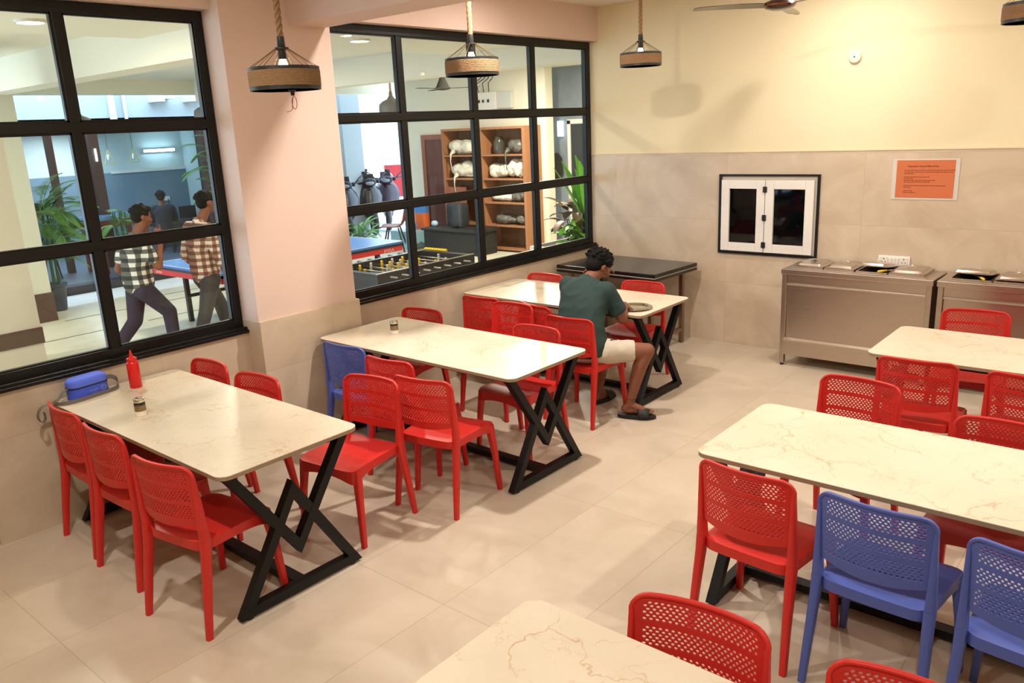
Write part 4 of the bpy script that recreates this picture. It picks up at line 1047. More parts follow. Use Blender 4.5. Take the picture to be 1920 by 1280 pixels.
# brown door
BW = wood_mat('brown_door_wood', (92, 48, 36), (120, 66, 50), .45); BW2 = wood_mat('red_brown_frame_wood', (142, 80, 54), (160, 94, 66), .45)
d = struct(empty('door_1')); f = MB(); f.b2(-11.72, -11.62, 11.15, 11.2, 0, 1.97); f.b2(-10.8, -10.7, 11.15, 11.2, 0, 1.97); f.b2(-11.72, -10.7, 11.15, 11.2, 1.97, 2.06); f.build('door_frame', BW2, d)
MB().b2(-11.62, -10.8, 11.165, 11.2, 0, 1.97).build('door_leaf', BW, d)
MB().b2(-10.92, -10.89, 11.13, 11.165, .98, 1.12).build('door_handle', CHROME, d)
# shelving cupboard
LW = wood_mat('shelf_wood', (150, 100, 66), (172, 118, 80), .5); LWD = wood_mat('shelf_back_wood', (112, 78, 50), (128, 90, 58), .6)
cx0, cx1, cy0, cy1 = -10.73, -8.77, 10.72, 11.16
t = thing('open_cupboard', 'tall open wooden cupboard of bagged laundry beyond the wide window', 'cupboard', ((cx0 + cx1) / 2, cy0, 0)); O2 = (-(cx0 + cx1) / 2, -cy0)
def cb(nm, m, x0, x1, y0, y1, z0, z1): return MB().b2(x0 + O2[0], x1 + O2[0], y0 + O2[1], y1 + O2[1], z0, z1).build(nm, m, t)
cb('side_panel', LW, cx0, cx0 + .04, cy0, cy1, 0, 2.11); cb('side_panel', LW, cx1 - .06, cx1, cy0, cy1, 0, 2.11); cb('top_panel', LW, cx0, cx1, cy0, cy1, 2.11, 2.15)
cb('back_panel', LWD, cx0 + .04, cx1 - .06, cy1 - .02, cy1, 0, 2.12); cb('divider', LW, -9.80, -9.76, cy0 + .02, cy1, .0, 2.12)
for z in (1.66, 1.25): cb('shelf', LW, cx0 + .04, cx1 - .04, cy0 + .01, cy1, z, z + .028)
for z in (.84, .44, .03): cb('shelf', LW, -9.76, cx1 - .04, cy0 + .01, cy1, z, z + .028)
cb('shelf', LW, cx0 + .04, -9.80, cy0 + .01, cy1, .44, .468)
cb('cabinet_front', BW2, cx0 + .04, -10.2, cy0 + .01, cy0 + .03, .5, 1.12)
WB = mat('white_plastic_sack', (222, 216, 200), .35, noise_amt=.1, nscale=14, bump=.8, bscale=14); GB = mat('grey_plastic_sack', (96, 94, 88), .4, noise_amt=.25, nscale=14, bump=.8, bscale=14)
def sack(x, y, z, w, h, m, label, grp, tail=True, seed=0):
    r_ = random.Random(seed); mb = MB()
    for k in range(9): mb.sph((r_.uniform(-.32, .32) * w, r_.uniform(-.06, .06), h * (.32 + r_.uniform(0, .2))), (w * .24, .12, h * r_.uniform(.3, .42)), 10)
    mb.sph((0, 0, h * .36), (w * .46, .15, h * .34), 12)
    x += .25; w *= .9
    o = mb.build('plastic_sack', m); fuse(o, .014, 3)
    for v, nn in [(v, v.normal.copy()) for v in o.data.vertices]:
        q = v.co * 7 + Vector((seed * 3.1, 0, 0)); rdg = 1 - abs(noise.noise(Vector((q.x, q.y * 2.2, q.z * .7)))) * 2; rd2 = 1 - abs(noise.noise(q * 2.3)) * 2
        v.co += nn * (.02 * rdg + .005 * rd2 - .012)
    o.location = (x, y, z)
    zmin = min(v.co.z for v in o.data.vertices); o.location.z = z - zmin
    if tail:
        kb = MB(); kb.tube([(-w * .3, -.14, h * .2), (-w * .34, -.2, h * .02), (-w * .34, -.215, -.12), (-w * .3, -.21, -.3)], [.05, .02, .008, .007], n=8); kb.build('knotted_tail', m, o, smooth=True)
    tag(o, label, 'sack', grp); return o
ys = 10.93
sack(-10.55, ys, 1.69, .72, .3, WB, 'pale plastic sack on the left top shelf of the cupboard', 'knotted sacks on the cupboard shelves', seed=1)
sack(-10.5, ys, 1.28, .68, .34, WB, 'white plastic sack on the left second shelf of the cupboard', 'knotted sacks on the cupboard shelves', seed=2)
sack(-9.3, ys, 1.69, .5, .24, GB, 'grey plastic sack on the right top shelf of the cupboard', 'knotted sacks on the cupboard shelves', seed=3)
sack(-9.72, ys, 1.28, .5, .26, WB, 'white plastic sack left of the pair on the right second shelf', 'knotted sacks on the cupboard shelves', False, 4)
sack(-9.3, ys, 1.28, .42, .32, WB, 'white plastic sack at the right end of the second shelf', 'knotted sacks on the cupboard shelves', False, 5)
sack(-9.68, ys, .87, .46, .16, WB, 'flat white plastic sack on the third shelf', 'knotted sacks on the cupboard shelves', False, 6)
sack(-9.28, ys, .87, .34, .22, GB, 'grey plastic sack on the third shelf beside the flat white one', 'knotted sacks on the cupboard shelves', False, 7)
sack(-9.6, ys, .47, .48, .2, GB, 'dark grey plastic sack on the low shelf', 'knotted sacks on the cupboard shelves', False, 8)
sack(-9.22, ys, .47, .3, .18, GB, 'small dark sack at the right end of the low shelf', 'knotted sacks on the cupboard shelves', False, 9)
tag(MB().lathe([(0, 0), (.09, 0), (.1, .05), (.1, .2), (.07, .27), (.06, .3), (0, .3)], (-9.52, ys, 1.69), n=20).build('glass_jar', mat('smoky_jar', (70, 66, 58), .1), smooth=40), 'dark glass jar on the right top shelf of the cupboard', 'jar')
# dark case, box, speaker in front of the cupboard
t = thing('covered_box', 'low black covered box standing in front of the cupboard', 'box', (-10.05, 10.35, 0))
BC = mat('black_cover', (30, 29, 29), .55, noise_amt=.2, nscale=5, bump=.3, bscale=12)
MB().box((0, 0, .2), (1.35, .5, .4), bevel=.03).build('box_body', BC, t); MB().box((0, 0, .42), (1.42, .56, .05), bevel=.02).build('box_lid', BC, t)
t = thing('suitcase', 'upright dark grey suitcase on the black covered box', 'suitcase', (-10.1, 10.38, .445))
MB().box((0, 0, .22), (.36, .24, .42), bevel=.05).build('shell', mat('dark_grey_case', (50, 54, 58), .35), t, smooth=40)
MB().tube([(-.06, 0, .43), (-.055, 0, .47), (.055, 0, .47), (.06, 0, .43)], .008).build('handle', DARK, t)
tag(MB().sph((-10.62, 10.3, .5), (.07, .06, .055), 10).build('crumpled_bag', mat('pale_blue_plastic', (180, 205, 226), .3, bump=.6, bscale=20), smooth=True), 'small crumpled pale blue bag on the black covered box', 'bag')
# standing orange printed sack
t = thing('printed_sack', 'tall orange, blue and white printed sack leaning on the cream wall', 'sack', (-11.42, 10.75, 0))
for nm, z0, z1, c in (('white_lower_part', 0, .3, (222, 216, 204)), ('orange_middle_part', .3, .62, (232, 108, 40)), ('blue_upper_part', .62, .8, (64, 134, 206))):
    mb = MB(); mb.rings([[(x * (1 + .08 * math.sin(z * 9)), y, z) for x, y in rrect(.3, .16, .06)] for z in (z0, (z0 + z1) / 2, z1)]); mb.build(nm, mat(nm, c, .5, bump=.4, bscale=15), t, smooth=50)
# electrical boxes high on the cream wall
t = thing('electrical_box', 'white electrical distribution box high on the cream wall', 'electrical box', (-9.95, 11.15, 2.6))
MB().box((0, 0, 0), (.5, .1, .3), bevel=.01).build('box_cover', WHP, t); MB().box((.42, .01, 0), (.34, .08, .28), bevel=.01).build('side_box', mat('grey_white_plastic', (205, 205, 200), .4), t)
for q in (-.14, -.04, .08): MB().box((q, -.055, .0), (.035, .02, .05)).build('switch', DARK, t)
cbm = MB()
for k in range(4): cbm.tube([(-.3 + k * .12, 0, .15), (-.32 + k * .14, -.05, .3), (-.1 + k * .1, -.05, .38), (.0 + k * .06, 0, .5)], .008, n=6)
cbm.build('cables', DARK, t)
# corridor fan
t = thing('ceiling_fan', 'grey ceiling fan seen through the wide window', 'fan', (-9.2, 9.3, 2.76))
GF = mat('grey_fan', (84, 82, 80), .8, spec=.1); MB().lathe([(0, -.03), (.09, -.02), (.13, 0), (.1, .03), (.05, .14), (.03, .2), (0, .2)], n=24).build('motor_housing', GF, t, smooth=40)
MB().cyl((0, 0, .1), (0, 0, .36), .012).build('down_rod', GF, t)
for k in range(3):
    a = math.radians(35 + 120 * k); MB().bar((.1 * math.cos(a), .1 * math.sin(a), 0), (.58 * math.cos(a), .58 * math.sin(a), 0), .1, .006).build('blade', GF, t)
# grey bell pendants
def bell(x, y, z, label, top=3.1, s=1.0):
    t = thing('bell_pendant', label, 'lamp', (x, y, z), 0, 'grey bell pendants in the corridor')
    GP_ = mat('grey_bell_shade', (110, 108, 108), .5)
    MB().lathe([(.17 * s, -.14 * s), (.178 * s, -.14 * s), (.18 * s, -.06 * s), (.17 * s, -.01 * s), (.12 * s, .03 * s), (.06 * s, .055 * s), (.03 * s, .1 * s), (.02 * s, .16 * s), (0, .16 * s), (0, .14 * s), (.05 * s, .04 * s), (.16 * s, -.02 * s), (.17 * s, -.14 * s)], n=28).build('shade', GP_, t, smooth=40)
    MB().cyl((0, 0, .16 * s), (0, 0, .34 * s), .016 * s).build('wood_neck', mat('pale_neck', (170, 150, 130), .5), t)
    MB().cyl((0, 0, .34 * s), (0, 0, top - z), .004).build('cord', DARK, t)
bell(-8.9, 7.95, 2.54, 'grey bell pendant hanging in the top left pane of the wide window', s=1.0)
bell(-9.6, 3.96, 2.43, 'grey bell pendant half hidden by the mullion of the left window', s=.85)
bell(-11.5, 6.56, 2.59, 'pale bell pendant at the right edge of the left window', s=.8)
# ---------------------------------------------------------------- table tennis table
TTB = mat('blue_table_top', (60, 116, 200), .3); TTR = mat('red_apron', (206, 40, 44), .5)
t = thing('table_tennis_table', 'blue table tennis table with a red apron outside the windows', 'table', (-8.72, 5.78, 0), math.radians(0))
hx, hy = .79, 1.32
MB().b2(-hx, hx, -hy, hy, .735, .76).build('tabletop', TTB, t)
ln = MB()
for a in ((-hx, -hx + .02, -hy, hy), (hx - .02, hx, -hy, hy), (-hx, hx, -hy, -hy + .02), (-hx, hx, hy - .02, hy)): ln.b2(*a, .7601, .7612)
ln.build('edge_line', UPVC, t)
fr_ = MB(); 
for a in ((-hx, -hx + .02, -hy, hy), (hx - .02, hx, -hy, hy), (-hx, hx, -hy, -hy + .02), (-hx, hx, hy - .02, hy)): fr_.b2(*a, .705, .735)
fr_.build('top_rim', DARK, t)
ap = MB()
for a in ((-hx + .01, -hx + .03, -hy + .02, hy - .02), (hx - .03, hx - .01, -hy + .02, hy - .02), (-hx + .03, hx - .03, -hy + .01, -hy + .03), (-hx + .03, hx - .03, hy - .03, hy - .01)): ap.b2(*a, .64, .705)
ap.build('apron', TTR, t)
text('JOOLA', .055, (hx - .009, hy - .25, .652), (PI / 2, 0, PI / 2), UPVC, 'side_text', t)
text('JOOLA', .045, (-.62, -hy + .009, .655), (PI / 2, 0, 0), UPVC, 'side_text', t)
for sx in (-.62, .62):
    for sy in (-1.0, 1.0): MB().b2(sx - .025, sx + .025, sy - .025, sy + .025, 0, .64).build('leg', DARK, t)
MB().b2(-.62, -.6, -1, 1, .3, .34).b2(.6, .62, -1, 1, .3, .34).build('rail', DARK, t)
t = thing('bat_stack', 'two wooden table tennis bats stacked on the blue table', 'bats', (-8.4, 6.05, .762)); 
for z in (0, .03): MB().b2(-.06, .06, -.13, .13, z, z + .018, bevel=.004).build('bat', wood_mat('bat_wood', (176, 122, 60), (196, 142, 80), .5), t)
# ---------------------------------------------------------------- foosball table
FK = mat('dark_foosball_cabinet', (44, 42, 42), .4); FG = mat('grey_field', (90, 88, 78), .5); ALU = mat('aluminium', (190, 186, 180), .3, metal=1)
t = thing('foosball_table', 'black foosball table with rods of players just outside the wide window', 'game table', (-6.08, 5.42, 0))
fx, fy = .37, .66; zt = .88
for nm, a in (('side_panel', (fx - .025, fx, -fy, fy, zt - .26, zt)), ('side_panel', (-fx, -fx + .025, -fy, fy, zt - .26, zt)), ('end_panel', (-fx + .025, fx - .025, -fy, -fy + .07, zt - .26, zt)), ('end_panel', (-fx + .025, fx - .025, fy - .07, fy, zt - .26, zt))): MB().b2(*a).build(nm, FK, t)
MB().b2(fx - .026, fx + .002, -fy, fy, zt, zt + .006).b2(-fx, -fx + .025, -fy, fy, zt, zt + .006).build('top_trim', ALU, t)
MB().b2(-fx, fx, -fy + .05, fy - .05, zt - .13, zt - .12).build('playing_field', FG, t)
for sx in (-1, 1):
    for sy in (-1, 1): MB().b2(sx * (fx - .04) - .035, sx * (fx - .04) + .035, sy * (fy - .06) - .035, sy * (fy - .06) + .035, 0, zt - .02).build('leg', ALU, t)
PY = mat('yellow_player', (232, 186, 40), .4); PW = mat('grey_player', (196, 186, 176), .4)
for k in range(8):
    y = -fy + .16 + k * (2 * fy - .32) / 7; np_ = (1, 2, 3, 5, 5, 3, 2, 1)[k]; yl = k in (0, 1, 3, 5); ex = 1 if k % 2 == 0 else -1
    rod = MB().cyl((-fx - .12, y, zt - .045), (fx + .09, y, zt - .045), .0085, n=10).build('rod', ALU, t, smooth=True)
    MB().cyl((-fx - .26, y, zt - .045), (-fx - .12, y, zt - .045), .017, n=12).build('handle', DARK if k else mat('blue_grip', (50, 90, 190), .4), rod, smooth=40)
    for q in range(np_):
        x = 0 if np_ == 1 else (-fx + .12 + q * (2 * fx - .24) / (np_ - 1)); mb = MB(); mb.sph((x, y, zt - .01), .014, 8); mb.box((x, y, zt - .045), (.026, .02, .05), bevel=.005); mb.box((x, y, zt - .09), (.02, .014, .05), bevel=.004); mb.build('player', PY if yl else PW, rod)
t = thing('score_bar', 'yellow toothed score slider on the far end of the foosball table', 'score counter', (-6.25, 6.05, zt + .012))
sb = MB(); sb.cyl((-.17, 0, .008), (.17, 0, .008), .011, n=12)
for k in range(11): sb.cyl((-.15 + k * .03, 0, .008), (-.139 + k * .03, 0, .008), .016, n=12)
sb.build('slider', YEL, t, smooth=40)
# ---------------------------------------------------------------- brown shell chair
t = thing('shell_chair', 'brown plastic shell chair on dark legs beyond the table tennis table', 'chair', (-11.35, 9.95, 0), math.radians(130))
SC_ = mat('terracotta_plastic', (140, 70, 52), .45)
g = []; 
for k, (y, z, w) in enumerate(((.24, .43, .2), (.2, .45, .225), (.05, .44, .235), (-.1, .44, .23), (-.17, .48, .225), (-.21, .6, .22), (-.24, .75, .19), (-.25, .84, .13))):
    g.append([(w * u, y - .04 * (1 - u * u) * (1 if k > 4 else 0) + 0, z + .03 * u * u * (1 if k < 5 else 0)) for u in [i / 6 for i in range(-6, 7)]])
mb = MB(); mb.rings(g, cap0=False, cap1=False, close=False); o = mb.build('shell', SC_, t, smooth=True); sd = o.modifiers.new('t', 'SOLIDIFY'); sd.thickness = .012; apply_mods(o)
for sx in (-1, 1):
    for sy in (-1, 1): MB().cyl((sx * .22, sy * .2, 0), (sx * .12, sy * .1, .44), .016, .014, n=10).build('leg', DARK, t)
tag(MB().sph((-11.3, 10.4, .4), .07, 12).build('blue_ball', mat('blue_ball', (60, 150, 236), .4), smooth=True), 'small blue ball-shaped lid behind the brown shell chair', 'ball').location = (0, 0, 0)
tag(MB().b2(-11.75, -11.15, 10.2, 10.55, 0, .33, bevel=.02).build('storage_tub', mat('pale_blue_tub', (150, 190, 206), .4)), 'pale blue storage tub behind the brown shell chair', 'tub')
# ---------------------------------------------------------------- plants
def leafmat(n, c, c2): 
    m = mat(n, c, .5, noise_amt=.25, nscale=8); return m
LGN = leafmat('palm_leaf', (92, 140, 66), 0); LBR = leafmat('bright_leaf', (96, 170, 40), 0); LDK = leafmat('dark_leaf', (52, 84, 44), 0); LPK = mat('pink_veined_leaf', (116, 92, 74), .5, noise_amt=.4, nscale=14); LPL = leafmat('pale_green_leaf', (120, 168, 96), 0)
def leaf(mb, base, d, Ln, w, droop=.4, cup=.15, n=6):
    d = Vector(d).normalized(); side = d.cross(Vector((0, 0, 1))); side = side.normalized() if side.length > .1 else Vector((1, 0, 0)); rows = []; p = Vector(base); dd = d.copy()
    for k in range(n + 1):
        s_ = k / n; ww = w * math.sin(PI * min(.98, .06 + s_ * .94)) ** .8; upn = side.cross(dd).normalized()
        rows.append([p - side * ww + upn * cup * ww, p, p + side * ww + upn * cup * ww]); dd = (dd + Vector((0, 0, -droop / n))).normalized(); p = p + dd * (Ln / n)
    vv = [[mb.b.verts.new(q) for q in r] for r in rows]
    for a, b in zip(vv[:-1], vv[1:]):
        for i in (0, 1): mb.b.faces.new((a[i], a[i + 1], b[i + 1], b[i]))
def frond(mb, base, az, el, Ln, nl=26, ll=.3, droop=1.2):
    d = Vector((math.cos(az) * math.cos(el), math.sin(az) * math.cos(el), math.sin(el))); p = Vector(base); pts = [p.copy()]
    for k in range(nl):
        d = (d + Vector((0, 0, -droop / nl))).normalized(); p = p + d * Ln / nl; pts.append(p.copy()); s_ = k / nl
        if s_ < .22: continue
        side = d.cross(Vector((0, 0, 1))).normalized(); ln_ = ll * math.sin(PI * min(1, .2 + s_ * .75))
        for sg in (-1, 1): leaf(mb, p, side * sg * .8 + d * .8 + Vector((0, 0, .15)), ln_, .007, .6, 0, 3)
    mb.tube(pts[::3] + [pts[-1]], .006, n=5)
def palm(x, y, label, h, n, seed, Ln=1.0, pot=True, ll=.3, azr=None):
    r_ = random.Random(seed); t = thing('potted_palm', label, 'plant', (x, y, 0), 0, 'potted palms beside the courtyard')
    mb = MB()
    for k in range(n):
        az = r_.uniform(0, 2 * PI) if not azr else r_.uniform(*azr); z0 = r_.uniform(.35, .75) * h; frond(mb, (r_.uniform(-.08, .08), r_.uniform(-.08, .08), z0), az, r_.uniform(.5, 1.3), Ln * r_.uniform(.75, 1.1), ll=ll, droop=r_.uniform(1.2, 2.0))
    mb.build('foliage', LGN, t)
    st = MB()
    for k in range(5): a = k * 1.3; st.tube([(.07 * math.cos(a), .07 * math.sin(a), .3), (.09 * math.cos(a), .09 * math.sin(a), h * .75)], [.018, .01], n=6)
    st.build('stems', LDK, t)
    if pot: MB().lathe([(0, 0), (.12, 0), (.155, .33), (.175, .335), (.175, .37), (.15, .37), (.14, .34), (0, .33)], n=28).build('pot', mat('grey_plastic_pot', (66, 72, 84), .5), t, smooth=40)
palm(-11.75, 4.14, 'potted areca palm in a grey pot beside the far column, left window', 1.9, 44, 11, Ln=.7, ll=.26, azr=(.0, 2.8))
palm(-12.4, 7.35, 'potted palm behind the head of the man in the brown checked shirt', 2.6, 36, 12, Ln=.75, ll=.26)
palm(-13.0, 5.72, 'slender palm standing in front of the brown door frame across the lane', 1.5, 12, 13, Ln=.45, ll=.16)
# planter bed under the wide window's last panes
t = thing('white_planter', 'white planter trough behind the last panes of the wide window', 'planter', (-6.6, 8.75, 0)); MB().b2(-.3, 1.1, -.3, .8, 0, .56, bevel=.01).build('trough', UPVC, t); MB().b2(-.25, 1.05, -.25, .75, .56, .565).build('soil', mat('soil', (50, 38, 28), .9), t)
t = thing('birds_nest_fern', 'tall bright green broad-leaved fern behind the last panes', 'plant', (-5.98, 8.75, .565)); mb = MB(); r_ = random.Random(21)
for k in range(20): a = r_.uniform(0, 2 * PI); e = r_.uniform(1.2, 1.5); leaf(mb, (.05 * math.cos(a), .05 * math.sin(a), 0), (math.cos(a) * math.cos(e), math.sin(a) * math.cos(e), math.sin(e)), r_.uniform(.8, 1.25), r_.uniform(.08, .11), .45, .35, 8)
mb.build('leaves', LBR, t, smooth=True)
def bushy(nm, label, x, y, z, n, Lr, w, m, seed, cat='plant', r0=.15, h=.3):
    t = thing(nm, label, cat, (x, y, z)); mb = MB(); r_ = random.Random(seed); st = MB()
    for k in range(n):
        a = r_.uniform(0, 2 * PI); rr = r_.uniform(.02, r0); e = r_.uniform(-.1, .9); zz = r_.uniform(.05, h); leaf(mb, (rr * math.cos(a), rr * math.sin(a), zz), (math.cos(a) * math.cos(e), math.sin(a) * math.cos(e), math.sin(e)), r_.uniform(*Lr), w * r_.uniform(.7, 1.1), .9, .25, 6); st.tube([(0, 0, 0), (rr * math.cos(a), rr * math.sin(a), zz)], .004, n=4)
    mb.build('leaves', m, t, smooth=True); st.build('stems', LDK, t); return t
bushy('pink_veined_plant', 'plant with pink-edged brownish leaves below the tall fern', -6.32, 8.72, .565, 46, (.2, .3), .09, LPK, 31, r0=.2, h=.55)
bushy('bright_leafed_plant', 'low bright green leafy plant at the bottom of the last pane', -6.1, 8.58, .565, 40, (.16, .26), .08, LBR, 32, r0=.2, h=.35)
bushy('dark_leafed_plant', 'dark green leafy plant at the right of the last pane', -5.75, 9.0, .565, 40, (.2, .3), .08, LDK, 33, r0=.2, h=.6)
bushy('pale_leafed_plant', 'pale green long-leaved plant by the courtyard beyond the table tennis table', -13.1, 10.5, 0, 60, (.3, .5), .035, LPL, 34, r0=.4, h=.35)
bushy('striped_plant', 'low striped pale plant at the foot of the courtyard planting', -12.3, 9.8, 0, 40, (.25, .4), .02, LPL, 35, r0=.3, h=.15)
# ---------------------------------------------------------------- scooters
def scooter(x, y, rz, label, bodyc, seed):
    t = thing('scooter', label, 'scooter', (x, y, 0), rz, 'parked scooters in the courtyard'); BM_ = mat('scooter_body', bodyc, .3, spec=.25); t.scale = (1.15, 1.15, 1.15)
    b = MB(); b.cap((0, .3, .4), .1, (0, .5, .85), .07, 14); b.sph((0, -.45, .62), (.15, .38, .14), 14); b.cap((0, .3, .3), .1, (0, -.3, .3), .11, 12); b.sph((0, .62, .33), (.08, .2, .1), 12)
    fuse(b.build('body', BM_, t), .02, 3)
    b = MB(); g_ = []
    for z_, w_, y_ in ((.32, .1, .6), (.42, .17, .62), (.55, .23, .62), (.7, .26, .58), (.82, .22, .56), (.92, .14, .55)): g_.append([(w_ * u, y_ - .16 * u * u, z_) for u in [i / 5 for i in range(-5, 6)]])
    b.rings(g_, cap0=False, cap1=False, close=False); ap_ = b.build('leg_shield', mat('scooter_shield', tuple(min(255, int(v * 1.3 + 12)) for v in bodyc), .3), t, smooth=True); sd_ = ap_.modifiers.new('t', 'SOLIDIFY'); sd_.thickness = .025; apply_mods(ap_)
    b = MB(); b.sph((0, .54, .97), (.15, .09, .085), 14); b.box((0, .52, 1.07), (.2, .02, .12), rot=(.5, 0, 0), bevel=.008); b.sph((-.17, .5, .98), .04, 8); b.sph((.17, .5, .98), .04, 8); b.build('headlight_cowl', BM_, t, smooth=True); MB().sph((0, .615, .96), (.085, .025, .035), 12).build('headlight', mat('headlight_glass', (120, 126, 134), .15), t, smooth=True)
    MB().tube([(-.34, .42, 1.02), (-.2, .5, 1.0), (0, .52, .98), (.2, .5, 1.0), (.34, .42, 1.02)], .018, n=8).build('handlebar', DARK, t, smooth=True)
    for sx in (-1, 1):
        m_ = MB(); m_.tube([(sx * .2, .5, 1.0), (sx * .27, .5, 1.08), (sx * .36, .47, 1.14)], .01, n=6); m_.sph((sx * .39, .46, 1.16), (.06, .014, .034), 10, (0, sx * .3, 0)); m_.build('mirror', DARK, t, smooth=True)
    MB().sph((0, -.35, .8), (.14, .42, .07), 14).build('seat', DARK, t, smooth=True)
    for yy in (.72, -.62):
        w = MB(); w.tube([(0, yy + .2 * math.cos(a * PI / 12), .25 + .2 * math.sin(a * PI / 12)) for a in range(24)], .05, n=10, closed=True); wo = w.build('wheel', SOLE, t, smooth=True)
        MB().cyl((-.03, yy, .25), (.03, yy, .25), .13, n=16).build('hub', ALU, wo)
    return t
scooter(-14.3, 11.75, math.radians(-118), 'black scooter parked in the courtyard, left one of the pair', (14, 14, 18), 1)
scooter(-14.5, 12.6, math.radians(-132), 'dark scooter parked in front of the red sign', (30, 22, 34), 2)
scooter(-14.15, 11.02, math.radians(-122), 'scooter at the very left of the courtyard pane with a blue-grey apron', (26, 30, 38), 3)
tag(MB().sph((-14.62, 12.72, 1.12), (.15, .17, .13), 14).build('helmet', mat('dark_purple_helmet', (36, 24, 40), .25, coat=.5), smooth=True), 'dark purple helmet resting on the scooter before the red sign', 'helmet')
t = thing('red_sign', 'red courtyard sign board with white lettering', 'sign', (-16.0, 14.4, 0), math.radians(48)); MB().b2(-.4, .9, -.02, .02, .5, 1.32).build('board', mat('red_board', (178, 44, 48), .5), t)
text('PO', .22, (.26, -.025, .72), (PI / 2, 0, 0), UPVC, 'sign_text', t, align='LEFT'); MB().b2(-.38, -.34, -.02, .02, 0, .5).b2(.7, .74, -.02, .02, 0, .5).build('post', DARK, t)
# ---------------------------------------------------------------- building across the lane
BLW = mat('pale_blue_facade', (196, 212, 226), .8, noise_amt=.06, nscale=2)
wsurf('facade_upper', BLW, -14.9, -14.6, -2, 10.6, 2.42, 6.5)
wsurf('facade_pillar', mat('grey_pillar', (150, 158, 162), .8), -14.5, -13.9, 11.0, 11.5, 0, 4.2)
wsurf('far_courtyard_wall', mat('white_courtyard_wall', (236, 238, 236), .8), -26, -25.8, 5, 30, -.1, 3.0)
for y, r in ((6.6, .06), (6.82, .03)):
    tag(MB().cyl((-14.55, y, 2.42), (-14.55, y, 6.4), r, n=16).build('drain_pipe', UPVC, smooth=40), 'thick white drain pipe on the pale blue facade' if r > .05 else 'thin white pipe beside the thick drain pipe', 'pipe')
for y in (7.35, 8.0): tag(MB().b2(-14.6, -14.25, y - .07, y + .07, 2.85, 2.95).b2(-14.6, -14.3, y + .1, y + .3, 2.9, 2.96).build('wall_bracket', UPVC), 'white bracket on the pale blue facade, ' + ('nearer the pipes' if y < 7.6 else 'farther from the pipes'), 'bracket')
# shop / office room
DKB = mat('blue_grey_office_wall', (112, 134, 150), .5); UPB = mat('pale_office_wall', (196, 206, 204), .7)
wsurf('floor_office', mat('office_floor', (84, 94, 106), .4), -17.2, -13.0, 2.0, 10.6, -.02, .12)
wsurf('wall_office_back', UPB, -16.6, -16.4, 2.0, 10.6, 1.62, 2.42)
wsurf('wall_office_back_lower', DKB, -16.6, -16.38, 2.0, 10.6, .1, 1.62)
wsurf('trim_3', UPVC, -16.38, -16.35, 7.2, 8.9, 1.6, 1.66)
wsurf('ceiling_office', UPB, -16.6, -14.6, 2.0, 10.6, 2.42, 2.6)
wsurf('wall_office_left', UPB, -16.6, -14.4, 1.9, 2.0, 0, 2.6); wsurf('wall_office_right', UPB, -16.6, -13.9, 8.75, 8.95, 0, 2.6)
for y0, y1 in ((5.3, 5.38), (5.95, 6.1)): wsurf('office_door_post', mat('brown_door_post', (66, 44, 38), .5), -14.3, -14.15, y0, y1, .1, 2.42)
wsurf('office_door_post', mat('brown_door_post_right', (60, 46, 42), .5), -14.3, -14.15, 7.9, 8.1, .1, 2.42)
GL2 = glass_mat('shop_glass', (.8, .88, .92)); o = MB().b2(-14.24, -14.23, 6.1, 7.9, .1, 2.42).build('window_4', GL2); o['kind'] = 'structure'
t = thing('tube_light', 'bright fluorescent tube light on the office wall', 'tube light', (-16.33, 8.22, 2.0))
MB().cyl((.03, -.3, 0), (.03, .3, 0), .022, n=14).build('tube', emis('fluorescent_glow', (215, 240, 255), 30), t); MB().b2(-.03, 0, -.33, .33, -.03, .03).build('batten', UPVC, t)
t = thing('tube_light', 'small upright tube light left of the diamond pendants', 'tube light', (-14.137, 6.02, 2.0)); MB().cyl((0, 0, -.1), (0, 0, .1), .015).build('tube', emis('fluorescent_glow_small', (215, 240, 255), 10), t)
for y in (6.6, 7.05):
    t = thing('diamond_pendant', 'small brass wire diamond pendant in the office, ' + ('left' if y < 6.8 else 'right') + ' one of the two', 'lamp', (-15.0, y, 1.95), 0, 'brass wire pendants'); mb = MB()
    for k in range(4): a = PI / 2 * k + .4; mb.tube([(0, 0, .12), (.11 * math.cos(a), .11 * math.sin(a), -.12), (.11 * math.cos(a + PI / 2), .11 * math.sin(a + PI / 2), -.12)], .005, n=5)
    mb.build('wire_frame', mat('bright_brass', (214, 190, 90), .3, metal=.7), t); MB().sph((0, 0, -.02), (.025, .025, .06), 10).build('bulb', UPVC, t, smooth=True); MB().cyl((0, 0, .12), (0, 0, .47), .004, n=6).build('cord', DARK, t)
t = thing('office_socket', 'white double socket with two hanging leads on the office wall', 'socket', (-16.37, 8.2, 1.03)); MB().b2(0, .02, -.1, .1, -.04, .04).build('plate', WHP, t)
for q in (-.05, .05): MB().tube([(.03, q, -.01), (.06, q, -.15), (.05, q - .05, -.35), (.03, q - .12, -.5)], .008, n=6).build('lead', DARK, t)
t = thing('office_desk', 'dark office desk with a monitor behind the walking men', 'desk', (-15.9, 8.02, .12)); MB().b2(-.4, .3, -.3, .7, .4, .46).build('desktop', DARK, t); MB().b2(.2, .24, -.3, .7, 0, .4).build('front_panel', mat('navy_panel', (36, 44, 62), .5), t)
MB().b2(-.1, -.06, .25, .6, .5, .75).build('monitor', DARK, t)
t = thing('reception_table', 'dark brown table with a glass top in front of the office', 'table', (-13.75, 5.95, .12)); MB().b2(-.35, .35, -.42, .42, .86, .9).build('tabletop', mat('blue_glass_top', (110, 150, 190), .1), t)
for sx in (-.3, .3):
    for sy in (-.37, .37): MB().b2(sx - .035, sx + .035, sy - .035, sy + .035, 0, .86).build('leg', BW, t)
MB().b2(-.3, .3, -.37, .37, .74, .86).build('apron', BW, t)
